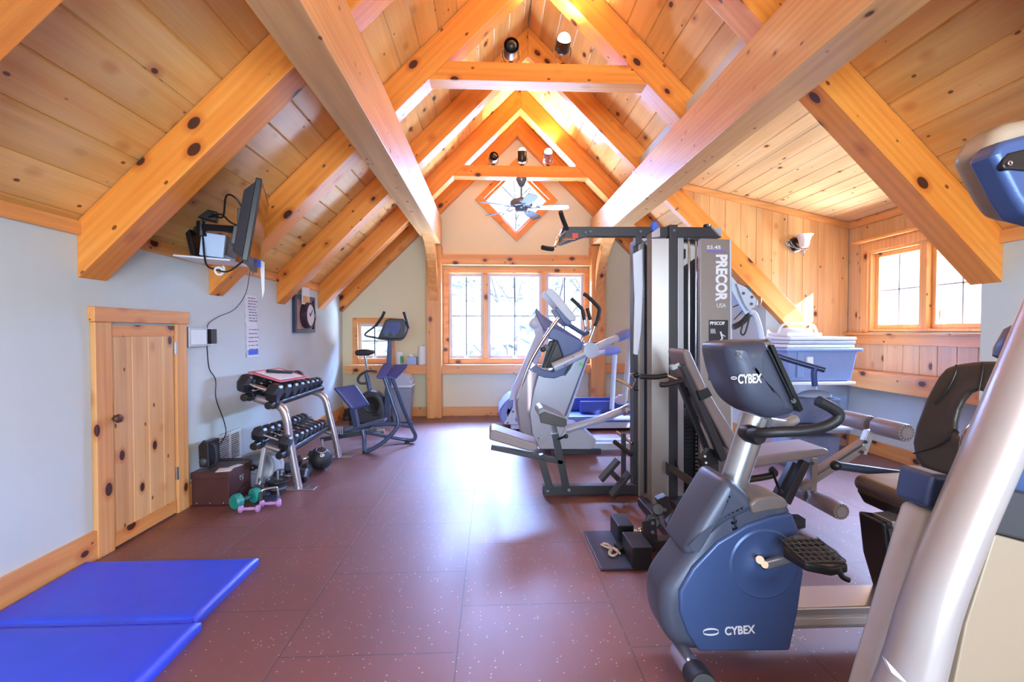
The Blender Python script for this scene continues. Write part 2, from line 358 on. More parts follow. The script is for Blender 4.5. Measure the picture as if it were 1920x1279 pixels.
def floormat():
    m, nt, b = newmat('speckled_rubber_floor')
    tc = N(nt, 'ShaderNodeTexCoord'); sp = N(nt, 'ShaderNodeSeparateXYZ'); link(nt, tc.outputs['Object'], sp.inputs[0])
    cb = N(nt, 'ShaderNodeCombineXYZ'); link(nt, mathn(nt, 'ADD', sp.outputs[1], 0.05 + 6.35), cb.inputs[0]); link(nt, mathn(nt, 'ADD', sp.outputs[0], 0.137 + 7.0), cb.inputs[1])
    br = N(nt, 'ShaderNodeTexBrick'); br.offset = 0.5; br.inputs['Scale'].default_value = 1; br.inputs['Brick Width'].default_value = 0.635; br.inputs['Row Height'].default_value = 0.70
    br.inputs['Mortar Size'].default_value = 0.0035; br.inputs['Mortar Smooth'].default_value = 0.3; br.inputs['Bias'].default_value = 0
    br.inputs['Color1'].default_value = (0.92, 0.92, 0.92, 1); br.inputs['Color2'].default_value = (1.06, 1.06, 1.06, 1); br.inputs['Mortar'].default_value = (0.35, 0.35, 0.35, 1)
    link(nt, cb.outputs[0], br.inputs[0])
    nz = N(nt, 'ShaderNodeTexNoise'); nz.inputs['Scale'].default_value = 2.2; nz.inputs['Detail'].default_value = 5; link(nt, tc.outputs['Object'], nz.inputs['Vector'])
    col = mixc(nt, nz.outputs[0], lin('5c2f2c'), lin('7a4038'))
    vo = N(nt, 'ShaderNodeTexVoronoi'); vo.inputs['Scale'].default_value = 62; link(nt, tc.outputs['Object'], vo.inputs['Vector'])
    wn = N(nt, 'ShaderNodeSeparateColor'); link(nt, vo.outputs['Color'], wn.inputs[0])
    sel = mathn(nt, 'GREATER_THAN', wn.outputs[0], 0.80); near = mathn(nt, 'LESS_THAN', vo.outputs['Distance'], 0.17)
    col = mixc(nt, mathn(nt, 'MULTIPLY', mathn(nt, 'MULTIPLY', sel, near), 0.75), col, lin('e3d3cc'))
    col = mixc(nt, 1.0, col, br.outputs[0], 'MULTIPLY'); link(nt, col, b.inputs['Base Color'])
    n3 = N(nt, 'ShaderNodeTexNoise'); n3.inputs['Scale'].default_value = 1.0; n3.inputs['Detail'].default_value = 3
    c3 = N(nt, 'ShaderNodeCombineXYZ'); link(nt, mathn(nt, 'MULTIPLY', sp.outputs[0], 4.2), c3.inputs[0]); link(nt, mathn(nt, 'MULTIPLY', sp.outputs[1], 0.5), c3.inputs[1]); link(nt, c3.outputs[0], n3.inputs['Vector'])
    rr = N(nt, 'ShaderNodeMapRange'); rr.inputs[1].default_value = 0.3; rr.inputs[2].default_value = 0.7; rr.inputs[3].default_value = 0.42; rr.inputs[4].default_value = 0.60; link(nt, n3.outputs[0], rr.inputs[0])
    link(nt, rr.outputs[0], b.inputs['Roughness']); b.inputs['Specular IOR Level'].default_value = 1.0; b.inputs['Coat Weight'].default_value = 0.7; b.inputs['Coat Roughness'].default_value = 0.52
    h = mathn(nt, 'ADD', mathn(nt, 'MULTIPLY', br.outputs['Fac'], -1.0), mathn(nt, 'MULTIPLY', n3.outputs[0], 1.6))
    bp = N(nt, 'ShaderNodeBump'); bp.inputs['Strength'].default_value = 0.5; bp.inputs['Distance'].default_value = 0.006; link(nt, h, bp.inputs['Height'])
    link(nt, bp.outputs[0], b.inputs['Normal']); return m
FLOOR = floormat()
# =================================================================== the room
XL, XR, XC, YB, YR = -2.23, 3.01, 0.39, 7.15, -2.60
ZW, ZR = 1.88, 4.50                    # roof boards meet the knee wall / the ridge
XW, YS, YN = 4.00, 5.10, 2.76          # dormer window wall, dormer far side, dormer near side
def boards(mb, o, along, high, normal, n0, n1, bw, t=0.02, g=0.005):
    """tongued boards n0..n1 laid side by side along 'along', extruded by 'high'; normal points into the room"""
    o, along, normal = Vector(o), Vector(along).normalized(), Vector(normal).normalized()
    for i in range(n0, n1):
        a, b_ = i * bw, (i + 1) * bw
        mb.prism([o + along * u + normal * h for u, h in ((a + g, 0), (b_ - g, 0), (b_, -g), (b_, -t), (a, -t), (a, -g))], high)
def boards_range(mb, o, along, high, normal, s0, s1, bw, phase, t=0.02, g=0.005):
    """boards whose joints sit at phase + k*bw, clipped to s0..s1 (distances along 'along')"""
    o, along, normal = Vector(o), Vector(along).normalized(), Vector(normal).normalized()
    k = math.floor((s0 - phase) / bw); a = s0
    while a < s1 - 1e-5:
        b_ = min(phase + (k + 1) * bw, s1); k += 1
        if b_ - a > 2.2 * g:
            mb.prism([o + along * u + normal * h for u, h in ((a + g, 0), (b_ - g, 0), (b_, -g), (b_, -t), (a, -t), (a, -g))], high)
        a = b_
def cut(o, cutters):
    for c in cutters:
        md = o.modifiers.new('b', 'BOOLEAN'); md.object = c; md.operation = 'DIFFERENCE'; md.solver = 'EXACT'
    bpy.context.view_layer.update()
    me = bpy.data.meshes.new_from_object(o.evaluated_get(bpy.context.evaluated_depsgraph_get()))
    o.modifiers.clear(); o.data = me
    for c in cutters: bpy.data.objects.remove(c)
    for f in me.polygons: f.use_smooth = False
def cutter(mb): return finish(mb, 'c', PAINT)

struct(MB().box(-2.45, 4.3, YR - .1, YB + .2, -0.06, 0), 'floor', FLOOR)
# left knee wall and the closed rear wall
struct(MB().box(-2.45, XL, YR, YB + .15, 0, ZW + .03), 'wall_left', PAINT)
struct(MB().box(-2.45, 4.3, YR - .12, YR, 0, 4.7), 'wall_rear', PAINT)
# far gable wall, with openings for the windows
wb = struct(MB().prism([(XL - .2, YB, 0), (XR + .3, YB, 0), (XR + .3, YB, ZW - .2), (XC, YB, ZR + .1), (XL - .2, YB, ZW - .1)], (0, .15, 0)), 'wall_back', PAINTB)
W1 = (-0.66, 1.44, 0.86, 2.18); W2 = (-2.02, -1.51, 0.86, 1.42); W3 = (2.28, 2.79, 0.86, 1.42); DM = (0.385, 3.275, 0.53)
cs = [cutter(MB().box(W1[0], W1[1], YB - .1, YB + .3, W1[2], W1[3])), cutter(MB().box(W2[0], W2[1], YB - .1, YB + .3, W2[2], W2[3])),
      cutter(MB().box(W3[0], W3[1], YB - .1, YB + .3, W3[2], W3[3])),
      cutter(MB().prism([(DM[0] - DM[2], YB - .1, DM[1]), (DM[0], YB - .1, DM[1] - DM[2]), (DM[0] + DM[2], YB - .1, DM[1]), (DM[0], YB - .1, DM[1] + DM[2])], (0, .4, 0)))]
cut(wb, cs)
# right knee wall, in front of and beyond the dormer
struct(MB().box(XR, XR + .18, YR, YN, 0, ZW + .03), 'wall_right', PAINT)
struct(MB().box(XR + .04, XR + .2, YS + .025, YB + .15, 0, ZW + .03), 'wall_right_far', PAINT)
# dormer: near cheek, window wall, far cheek with boards above the rafter
struct(MB().box(XR + .012, XW + .15, YN - .14, YN + .001, 0, 3.0), 'wall_dormer_near', PAINT)
dw = struct(MB().box(XW + .021, XW + .16, YN - .14, YS + .15, 0, 3.0), 'wall_dormer_window', PAINT)
DY0, DY1, DZ0, DZ1 = 3.56, 4.80, 1.285, 2.12
cut(dw, [cutter(MB().box(XW - .1, XW + .4, DY0, DY1, DZ0, DZ1))])
struct(MB().prism([(XR + .06, YS + .021, 0), (XW + .15, YS + .021, 0), (XW + .15, YS + .021, 3.1), (1.80, YS + .021, 3.1), (XR + .06, YS + .021, 1.84)], (0, .12, 0)), 'wall_dormer_far', PAINT)
def clipped_boards(mb, y, x0, x1, bw, phase, lo, hi, t=.018, g=.005):
    k = math.floor((x0 - phase) / bw); a = x0
    while a < x1 - 1e-5:
        b_ = min(phase + (k + 1) * bw, x1); k += 1
        if b_ - a > 2.2 * g:
            pr = ((a + g, 0), (b_ - g, 0), (b_, g), (b_, t), (a, t), (a, g))
            vs = [(u, y + h, lo(u)) for u, h in pr] + [(u, y + h, max(hi(u), lo(u) + .001)) for u, h in pr]
            mb.add(vs, [(5, 4, 3, 2, 1, 0), (6, 7, 8, 9, 10, 11)] + [(i, (i + 1) % 6, (i + 1) % 6 + 6, i + 6) for i in range(6)])
        a = b_
mb = MB(); clipped_boards(mb, YS, 1.80, XW, .1775, .095, lambda x: max(4.60 - x, .90 + (XW - x) * .62 if x > 3.35 else 0), lambda x: 3.03 - (x - 1.66) * .218)
struct(mb, 'wall_boards_dormer_far', W_SC)
struct(MB().prism([(XR + .045, YS - .001, 0), (XW, YS - .001, 0), (XW, YS - .001, .89), (3.35, YS - .001, 1.27), (XR + .045, YS - .001, 1.57)], (0, .021, 0)), 'wall_dormer_far_lower', PAINT)
# boards on the dormer window wall
mb = MB()
for z0, z1, a, b_ in ((.88, 1.16, YN, YS), (2.12, 2.54, YN, YS), (1.16, 2.12, DY1 + .05, YS), (1.16, 2.12, YN, DY0 - .05)):
    boards_range(mb, (XW, 0, z0), (0, 1, 0), (0, 0, z1 - z0), (-1, 0, 0), a, b_, .1775, .13, t=.02)
struct(mb, 'wall_boards_dormer_window', W_DM)
# roof boards: left slope, right slope in three fields, dormer ceiling
q = 1 / math.sqrt(2)
def roof(name, side, s0, s1, y0, y1, mat):
    # left plane: z = x + 4.11 ; right plane: z = 4.89 - x
    mb = MB()
    if side < 0:
        o = Vector((-2.055, y0, 2.055)); mb2 = boards_range(mb, o, (q, 0, q), (0, y1 - y0, 0), (q, 0, -q), s0, s1, BW, 0, g=.008)
    else:
        o = Vector((2.445, y0, 2.445)); boards_range(mb, o, (-q, 0, q), (0, y1 - y0, 0), (-q, 0, -q), s0, s1, BW, 0, g=.008)
    return struct(mb, name, mat)
def sl(x, side): return (x + x + 4.11) * q if side < 0 else (-x + 4.89 - x) * q
roof('ceiling_left', -1, sl(XL - .1, -1), sl(XC, -1), YR, YB + .1, W_CL)
roof('ceiling_right_upper', 1, sl(1.74, 1), sl(XC, 1), YR, YB + .1, W_CR)
roof('ceiling_right_near', 1, sl(XR + .1, 1), sl(1.74, 1), YR, YN, W_CR)
roof('ceiling_right_far', 1, sl(XR + .1, 1), sl(1.74, 1), YS + .03, YB + .1, W_CR)
# roof deck above the boards keeps the daylight out
def slab(name, x0, x1, y0, y1, f, t=.1):
    struct(MB().hexa([(x0, y0, f(x0) + .022), (x1, y0, f(x1) + .022), (x1, y1, f(x1) + .022), (x0, y1, f(x0) + .022), (x0, y0, f(x0) + .022 + t), (x1, y0, f(x1) + .022 + t), (x1, y1, f(x1) + .022 + t), (x0, y1, f(x0) + .022 + t)]), name, PAINT)
FL, FR = (lambda x: x + 4.11 + .012), (lambda x: 4.89 - x + .012)
slab('ceiling_deck_left', XL - .5, XC, YR - .1, YB + .2, FL)
slab('ceiling_deck_right_upper', XC, 1.72, YR - .1, YB + .2, FR)
slab('ceiling_deck_right_near', 1.72, XR + .5, YR - .1, YN, FR)
slab('ceiling_deck_right_far', 1.72, XR + .5, YS + .03, YB + .2, FR)
mb = MB(); ca, sa = math.cos(R(12.3)), math.sin(R(12.3))
boards_range(mb, (1.66, YN, 3.01), (ca, 0, -sa), (0, YS - YN, 0), (-sa, 0, -ca), 0, 2.42, .16, .02)
struct(mb, 'ceiling_dormer', W_CD)
slab('ceiling_deck_dormer', 1.6, 4.3, YN - .1, YS + .2, lambda x: 3.01 - (x - 1.66) * sa / ca + .012)

# ------------------------------------------------------------------ timber frame
def raft(name, i, side, y, t=.19, x_stop=None, x_from=None):
    xe = XL if side < 0 else XR
    x0 = xe if x_stop is None else x_stop
    x1 = XC if x_from is None else x_from
    f = (lambda x: x + 4.11) if side < 0 else (lambda x: 4.89 - x)
    pts = [(x0, y, f(x0) - .31), (x1, y, f(x1) - .31), (x1, y, f(x1) - .003), (x0, y, f(x0) - .003)]
    return struct(MB().prism(pts, (0, t, 0)), name, W_RAFL if side < 0 else W_RAFR, bevel=.006, seg=2)
RY = [1.46, 2.64, 3.82, 5.00, 6.17]
for i, y in enumerate([-2.1, -.9, .28] + RY):
    raft('rafter', i, -1, y)
    if y == 3.82: raft('rafter', i, 1, y, x_stop=1.70)
    elif y == 5.0: raft('rafter', i, 1, y, t=.098, x_stop=3.42)
    else: raft('rafter', i, 1, y)
raft('rafter', 9, -1, YB - .13, t=.13); raft('rafter', 9, 1, YB - .13, t=.13)
for o in [o for o in COL.objects if o.name.startswith('rafter')]: o['kind'] = 'structure'
zt, zb = 3.455, 3.305
for y in (3.82, 6.17):
    xa, xb = zb + .31 - 4.11 - .1, zt + .31 - 4.11 - .1
    struct(MB().prism([(xa, y + .01, zb), (2 * XC - xa, y + .01, zb), (2 * XC - xb, y + .01, zt), (xb, y + .01, zt)], (0, .15, 0)), 'collar_tie', W_X, bevel=.006, seg=2)
struct(MB().box(-.945, -.73, YR, 7.02, 2.55, 2.96), 'heavy_beam', W_BEAM, bevel=.008, seg=2)
struct(MB().box(1.49, 1.71, YR, 7.02, 2.565, 2.96), 'heavy_beam', W_BEAM, bevel=.008, seg=2)
for xa, xb in ((-.95, -.73), (1.49, 1.71)):
    struct(MB().box(xa, xb, 6.93, YB, 0, 2.56), 'post', W_Z, bevel=.008, seg=2)
    n = 12; cu = []
    for k in range(n + 1):
        t = k / n * math.pi / 2; cu.append((6.02 + .93 * (1 - math.cos(t)) ** 1.0, 2.555 - .95 * math.sin(t)))
    A = [(y, z) for y, z in cu]; xm = (xa + xb) / 2
    # outer (room side) curve and inner curve, offset by .13
    cen = [(6.93, 1.62)]
    outer = []; inner = []
    for k in range(n + 1):
        t = k / n; y = 6.02 + .86 * t ** .85 if False else 6.00 + .93 * math.sin(t * math.pi / 2) ; z = 2.56 - .95 * (1 - math.cos(t * math.pi / 2))
        ty, tz = math.cos(t * math.pi / 2) * .93, -.95 * math.sin(t * math.pi / 2); L = math.hypot(ty, tz); ny, nz = -tz / L, ty / L
        outer.append((xm - .06, y - ny * 0, z - nz * 0)); inner.append((xm - .06, min(y + ny * .14, 6.94), min(z + nz * .14, 2.56)))
    mb = MB()
    for k in range(n):
        a, b_, c, d = outer[k], outer[k + 1], inner[k + 1], inner[k]
        mb.hexa([a, b_, c, d] + [(p[0] + .12, p[1], p[2]) for p in (a, b_, c, d)])
    struct(mb, 'knee_brace', W_Z, bevel=0)
struct(MB().box(-.74, 1.50, 6.99, YB, 2.27, 2.425), 'lintel_beam', W_TX, bevel=.005, seg=2)
# ledge rail under the far windows, dormer ledge
struct(MB().box(-2.15, -.95, 6.98, YB, .655, .79).box(-.73, 1.49, 6.98, YB, .655, .79).box(1.71, XR + .03, 6.98, YB, .655, .79), 'trim_back_ledge', W_TX, bevel=.004, seg=2)
struct(MB().box(3.80, XW + .02, YN, YS, .70, .875), 'trim_dormer_ledge', W_TY, bevel=.005, seg=2)
struct(MB().box(XW - .03, XW + .02, YN, YS, 1.15, 1.245).box(XW - .06, XW + .02, YN, YS, 1.245, 1.27), 'trim_dormer_sill', W_TY, bevel=.003, seg=2)
# baseboards and the trim boards along the tops of the walls
struct(MB().box(XL, XL + .022, YR, 2.72, 0, .165).box(XL, XL + .022, 3.51, YB, 0, .165), 'baseboard_left', W_TY, bevel=.003, seg=2)
struct(MB().box(XL + .02, -.95, YB - .022, YB, 0, .14).box(-.73, 1.49, YB - .022, YB, 0, .14).box(1.71, XR + .04, YB - .022, YB, 0, .14), 'baseboard_back', W_TX, bevel=.003, seg=2)
struct(MB().box(XW - .01, XW + .02, YN, YS, 0, .14), 'baseboard_dormer', W_TY, bevel=.003, seg=2)
struct(MB().box(XR + .04, XW - .01, YS - .022, YS, 0, .14), 'baseboard_dormer_far', W_TX, bevel=.003, seg=2)
struct(MB().box(XR + .018, XR + .04, YS, YB, 0, .14), 'baseboard_right_far', W_TY, bevel=.003, seg=2)
struct(MB().box(XR - .022, XR, YR, YN, 0, .165), 'baseboard_right', W_TY, bevel=.003, seg=2)
struct(MB().box(XL, XL + .025, YR, YB, 1.80, 1.875), 'trim_left_top', W_TY, bevel=.003, seg=2)
struct(MB().box(XR - .025, XR, YR, YN, 1.80, 1.875).box(XR + .015, XR + .04, YS + .05, YB, 1.80, 1.875), 'trim_right_top', W_TY, bevel=.003, seg=2)
zc = lambda x: 3.01 - (x - 1.66) * sa / ca
struct(MB().prism([(1.72, YS - .022, zc(1.72) - .075), (XW, YS - .022, zc(XW) - .075), (XW, YS - .022, zc(XW) - .005), (1.72, YS - .022, zc(1.72) - .005)], (0, .022, 0)), 'trim_dormer_far_top', W_TX, bevel=.003, seg=2)
struct(MB().box(XW - .022, XW, YN, YS - .022, zc(XW) - .08, zc(XW) - .003), 'trim_dormer_top', W_TY, bevel=.003, seg=2)

# ------------------------------------------------------------------ windows
MUNT = plain('muntin', '343945', 0.5); VINYL = plain('window_sash', 'c9c6cf', 0.45)
def ring(mb, x0, x1, z0, z1, wd, y0, y1, top=None, bot=None):
    top = top or wd; bot = bot or wd
    mb.box(x0, x0 + wd, y0, y1, z0, z1).box(x1 - wd, x1, y0, y1, z0, z1).box(x0 + wd, x1 - wd, y0, y1, z1 - top, z1).box(x0 + wd, x1 - wd, y0, y1, z0, z0 + bot)
def win(name, x0, x1, z0, z1, sashes, cas=.075, lights=((.5,), (.5,))):
    fr = MB(); ring(fr, x0 - cas + .02, x1 + cas - .02, z0 - .06, z1 + cas - .01, cas, YB - .03, YB)
    root = struct(fr, name, W_TX, bevel=.003, seg=2); root['kind'] = 'structure'
    j = MB(); ring(j, x0 - .0, x1 + .0, z0 - .0, z1 + .0, .02, YB - .01, YB + .15)
    for a, b_ in zip(sashes[:-1], sashes[1:]): j.box(a[1], b_[0], YB - .005, YB + .12, z0 + .02, z1 - .02)
    struct(j, 'window_jamb', W_TZ, parent=root)
    for a, b_ in sashes:
        s_ = MB(); ring(s_, a, b_, z0 + .02, z1 - .02, .042, YB + .04, YB + .085)
        so_ = struct(s_, 'sash', VINYL, parent=root, bevel=.003, seg=2)
        m = MB(); xi, xj, zi, zj = a + .042, b_ - .042, z0 + .062, z1 - .062
        for u in lights[0]: xx = xi + (xj - xi) * u; m.box(xx - .007, xx + .007, YB + .05, YB + .075, zi, zj)
        for u in lights[1]: zz = zi + (zj - zi) * u; m.box(xi, xj, YB + .05, YB + .075, zz - .006, zz + .006)
        struct(m, 'muntins', MUNT, parent=so_)
        struct(MB().box(xi, xj, YB + .06, YB + .065, zi, zj), 'pane', GLASS, parent=so_)
        ha = MB().box((a + b_) / 2 - .035, (a + b_) / 2 + .035, YB + .02, YB + .045, z0 + .02, z0 + .04)
        struct(ha, 'window_latch', WHITE, parent=so_, bevel=.004)
    return root
win('window_1', *W1, [(-.64, -.115), (-.055, .775), (.835, 1.42)])
win('window_2', *W2, [(-2.0, -1.53)])
win('window_3', *W3, [(2.30, 2.77)])
def rhomb(r, y): return [(DM[0] - r, y, DM[1]), (DM[0], y, DM[1] - r), (DM[0] + r, y, DM[1]), (DM[0], y, DM[1] + r)]
def rring(mb, r1, r0, y0, y1):
    a, b_ = rhomb(r1, y0), rhomb(r0, y0); c, d = rhomb(r1, y1), rhomb(r0, y1)
    for i in range(4):
        j = (i + 1) % 4; mb.hexa([a[i], a[j], b_[j], b_[i], c[i], c[j], d[j], d[i]])
mb = MB(); rring(mb, .625, .505, YB - .03, YB); root = struct(mb, 'window_4', W_RAFL, bevel=.003, seg=2)
mb = MB(); rring(mb, .53, .505, YB - .005, YB + .15); struct(mb, 'window_jamb', W_RAFR, parent=root)
mb = MB(); rring(mb, .505, .455, YB + .05, YB + .09); s_ = struct(mb, 'sash', W_RAFR, parent=root, bevel=.003, seg=2)
mb = MB()
for u in (-.2275, .2275):     # muntins run parallel to the frame sides
    h = .2275
mb.bar((DM[0] - h, YB + .07, DM[1] - h), (DM[0] + h, YB + .07, DM[1] + h), .02, .014); mb.bar((DM[0] - h, YB + .07, DM[1] + h), (DM[0] + h, YB + .07, DM[1] - h), .02, .014)
struct(mb, 'muntins', MUNT, parent=s_)
struct(MB().prism(rhomb(.455, YB + .068), (0, .004, 0)), 'pane', GLASS, parent=s_)
# dormer window: two sashes in the wall at x = XW
def yring(mb, y0, y1, z0, z1, wd, x0, x1):
    mb.box(x0, x1, y0, y0 + wd, z0, z1).box(x0, x1, y1 - wd, y1, z0, z1).box(x0, x1, y0 + wd, y1 - wd, z1 - wd, z1).box(x0, x1, y0 + wd, y1 - wd, z0, z0 + wd)
mb = MB(); mb.box(XW - .03, XW, DY0 - .09, DY0, DZ0 - .015, DZ1 + .0).box(XW - .03, XW, DY1, DY1 + .09, DZ0 - .015, DZ1).box(XW - .03, XW, DY0 - .09, DY1 + .09, DZ1, DZ1 + .10)
root = struct(mb, 'window_5', W_TZ, bevel=.003, seg=2)
struct(MB().box(XW - .10, XW, DY0 - .12, DY1 + .14, DZ1 + .10, DZ1 + .125), 'window_head_shelf', W_TY, parent=root, bevel=.004)
mb = MB(); yring(mb, DY0, DY1, DZ0, DZ1, .022, XW - .01, XW + .15); mb.box(XW - .01, XW + .12, 4.145, 4.215, DZ0 + .02, DZ1 - .02); struct(mb, 'window_jamb', W_TZ, parent=root)
for a, b_ in ((DY0 + .022, 4.145), (4.215, DY1 - .022)):
    s_ = MB(); yring(s_, a, b_, DZ0 + .022, DZ1 - .022, .045, XW + .04, XW + .085); so_ = struct(s_, 'sash', W_TZ, parent=root, bevel=.003, seg=2)
    yi, yj, zi, zj = a + .045, b_ - .045, DZ0 + .067, DZ1 - .067
    struct(MB().box(XW + .05, XW + .075, (yi + yj) / 2 - .008, (yi + yj) / 2 + .008, zi, zj).box(XW + .05, XW + .075, yi, yj, (zi + zj) / 2 - .007, (zi + zj) / 2 + .007), 'muntins', VINYL, parent=so_)
    struct(MB().box(XW + .06, XW + .065, yi, yj, zi, zj), 'pane', GLASS, parent=so_)
# added frame on the closed rear wall, around the fill light behind the camera
mb = MB(); ring(mb, -1.4, 2.2, .78, 2.52, .09, YR, YR + .04); struct(mb, 'rear_fill_frame', W_TX, bevel=.003, seg=2)

# ------------------------------------------------------------------ access door in the left wall
mb = MB().box(XL, XL + .03, 2.71, 2.825, 0, 1.335).box(XL, XL + .03, 3.385, 3.50, 0, 1.335)
door = struct(mb, 'door_1', W_TZ, bevel=.004)
struct(MB().box(XL, XL + .04, 2.695, 3.515, 1.335, 1.42), 'door_head', W_TY, parent=door, bevel=.004)
mb = MB(); boards_range(mb, (XL + .018, 0, .10), (0, 1, 0), (0, 0, 1.15), (1, 0, 0), 2.835, 3.375, .135, .02, t=.017, g=.007); struct(mb, 'door_panel', W_DOOR, parent=door)
struct(MB().box(XL, XL + .022, 2.835, 3.375, .012, .10).box(XL, XL + .022, 2.835, 3.375, 1.25, 1.32), 'door_rail', W_TY, parent=door, bevel=.002)
BRZ = plain('aged_bronze', '6b4a3e', 0.35, metal=0.6)
struct(MB().lathe(P(208, 785, X=XL + .018), [(.022, 0), (.024, .004), (.010, .008), (.009, .022), (.021, .030), (.026, .042), (.022, .054), (.008, .060)], axis=(1, 0, 0)), 'door_knob', BRZ, parent=door)
for z in (.24, 1.12): struct(MB().box(XL + .02, XL + .032, 3.368, 3.388, z, z + .09), 'hinge', STEEL, parent=door, bevel=.002)

# ------------------------------------------------------------------ outside: pale hillside and bare trees
def hillmat():
    m, nt, b = newmat('pale_winter_ground'); tc = N(nt, 'ShaderNodeTexCoord'); nz = N(nt, 'ShaderNodeTexNoise'); nz.inputs['Scale'].default_value = 2.6; nz.inputs['Detail'].default_value = 9; nz.inputs['Roughness'].default_value = .8
    link(nt, tc.outputs['Object'], nz.inputs['Vector']); r = N(nt, 'ShaderNodeMapRange'); r.inputs[1].default_value = .40; r.inputs[2].default_value = .55; link(nt, nz.outputs[0], r.inputs[0])
    link(nt, mixc(nt, r.outputs[0], lin('3f4a54'), lin('989fa4')), b.inputs['Base Color']); b.inputs['Roughness'].default_value = .9; return m
HILL = hillmat()
def hill(name, f, u0, u1, v0, v1, nu=40, nv=24):
    mb = MB(); vs = [f(u0 + (u1 - u0) * i / nu, v0 + (v1 - v0) * j / nv) for j in range(nv + 1) for i in range(nu + 1)]
    mb.add(vs, [(j * (nu + 1) + i, j * (nu + 1) + i + 1, (j + 1) * (nu + 1) + i + 1, (j + 1) * (nu + 1) + i) for j in range(nv) for i in range(nu)])
    return struct(mb, name, HILL)
hill('hillside', lambda u, v: (u, v, -2.4 + (max(0, v - 11) * .62) + .25 * math.sin(u * 1.3 + v) + .2 * math.sin(u * .6 - v * 1.7)), -16, 9.5, 8.2, 30)
hill('hillside_beside', lambda u, v: (u, v, -2.4 + (max(0, u - 8) * .58) + .25 * math.sin(u * 1.1 + v) + .2 * math.sin(v * .8 - u)), 4.6, 28, -6, 8.1)
BARK = plain('grey_bark', '5c5f66', 0.9)
def tree(seed, h):
    rn = random.Random(seed); mb = MB()
    def br(p, d, L, r, lv):
        pts = [p]; q_ = p.copy(); dd = d.copy()
        for k in range(4):
            dd = (dd + Vector((rn.uniform(-.14, .14), rn.uniform(-.14, .14), .05))).normalized(); q_ = q_ + dd * L / 4; pts.append(q_.copy())
        mb.tube(pts, [r, r * .85, r * .7, r * .55, r * .4], seg=6, smooth=1)
        if lv:
            for k in range(5):
                s_ = pts[1 + k % 4]; a = rn.uniform(0, 6.28); br(s_, (dd * .8 + Vector((math.cos(a), math.sin(a), .25)) * .8).normalized(), L * rn.uniform(.4, .62), r * .42, lv - 1)
    br(Vector((0, 0, 0)), Vector((0, 0, 1)), h, .02 * h ** .5, 2); return mb
tp = solo(tree(3, 6.0), 'bare_tree', BARK, 'slim bare grey tree standing on the pale slope outside the windows', 'tree', 'bare trees outside'); tp.location = (-3.6, 15.0, .0)
t2 = solo(tree(8, 5.0), 'bare_tree', BARK, 'slim bare grey tree standing on the pale slope outside the windows', 'tree', 'bare trees outside'); t2.location = (1.9, 17, 1.2)
for i, (x, y, z, b_) in enumerate([(-1.0, 14.2, -.5, t2), (.7, 16, .6, tp), (3.4, 15, 0, t2), (-2.2, 18, 1.8, t2), (2.7, 13.6, -1, tp), (10.5, 7.9, -1, tp), (11, 4.2, -.9, t2), (16, 6.2, 2.4, tp)]):
    c = b_.copy(); COL.objects.link(c); c.location = (x, y, z); c.rotation_euler = (0, 0, i * 1.3)
# =================================================================== things on the left side
BLUE = plain('blue_vinyl', '2f4be0', 0.38, bump=0.12, bscale=60)
root = thing('folding_mat', 'bright blue vinyl folding exercise mat lying open on the floor before the small door', 'exercise mat', (-1.75, 1.6, 0))
def mat_panel(x0, x1, y0, y1, h, seed):
    mb = MB(); nx, ny = 30, 18; rn = random.Random(seed)
    ph = [(rn.uniform(3, 9), rn.uniform(8, 20), rn.uniform(0, 6), rn.uniform(.4, 1)) for _ in range(7)]
    def z(u, v):
        e = min(u, 1 - u) * (x1 - x0); f = min(v, 1 - v) * (y1 - y0); d = min(e, f)
        edge = h - .012 * max(0, 1 - d / .018) ** 2
        x, y = x0 + u * (x1 - x0), y0 + v * (y1 - y0)
        wv = sum(a[3] * math.sin(a[0] * x * 2 + a[1] * y + a[2] + 1.3 * math.sin(x * 4 + a[2])) for a in ph) / 7
        return edge + .006 * wv * min(1, d / .05)
    top = [(x0 + (x1 - x0) * i / nx, y0 + (y1 - y0) * j / ny, z(i / nx, j / ny)) for j in range(ny + 1) for i in range(nx + 1)]
    fs = [(j * (nx + 1) + i, j * (nx + 1) + i + 1, (j + 1) * (nx + 1) + i + 1, (j + 1) * (nx + 1) + i) for j in range(ny) for i in range(nx)]
    n = len(top); rim = [i for i in range(nx + 1)] + [(j + 1) * (nx + 1) - 1 for j in range(1, ny + 1)] + [ny * (nx + 1) + i for i in range(nx - 1, -1, -1)] + [j * (nx + 1) for j in range(ny - 1, 0, -1)]
    m = len(rim); mid = [Vector(top[i]) for i in rim]; cx, cy = (x0 + x1) / 2, (y0 + y1) / 2
    lower = [Vector((p.x + (.004 if p.x > cx else -.004), p.y, .018)) for p in mid]; bot = [Vector((p.x, p.y, 0.001)) for p in mid]
    vs = top + lower + bot
    for k in range(m):
        k2 = (k + 1) % m; fs += [(rim[k], rim[k2], n + k2, n + k), (n + k, n + k2, n + m + k2, n + m + k)]
    fs.append(tuple(n + m + k for k in range(m)))
    return mb.add(vs, fs)
for k, (a, b_) in enumerate(((2.05, 2.61), (1.475, 2.04), (.90, 1.465), (.325, .89))):
    part(mat_panel(-2.19, -1.275 + .035 * k, a, b_, .048, k), 'mat_panel', BLUE, root, ang=70)
for xr, y in ((-1.28, 2.035), (-1.245, 1.46), (-1.21, .885)): part(MB().box(-2.19, xr, y, y + .02, .030, .040), 'hinge_seam', BLUE, root)

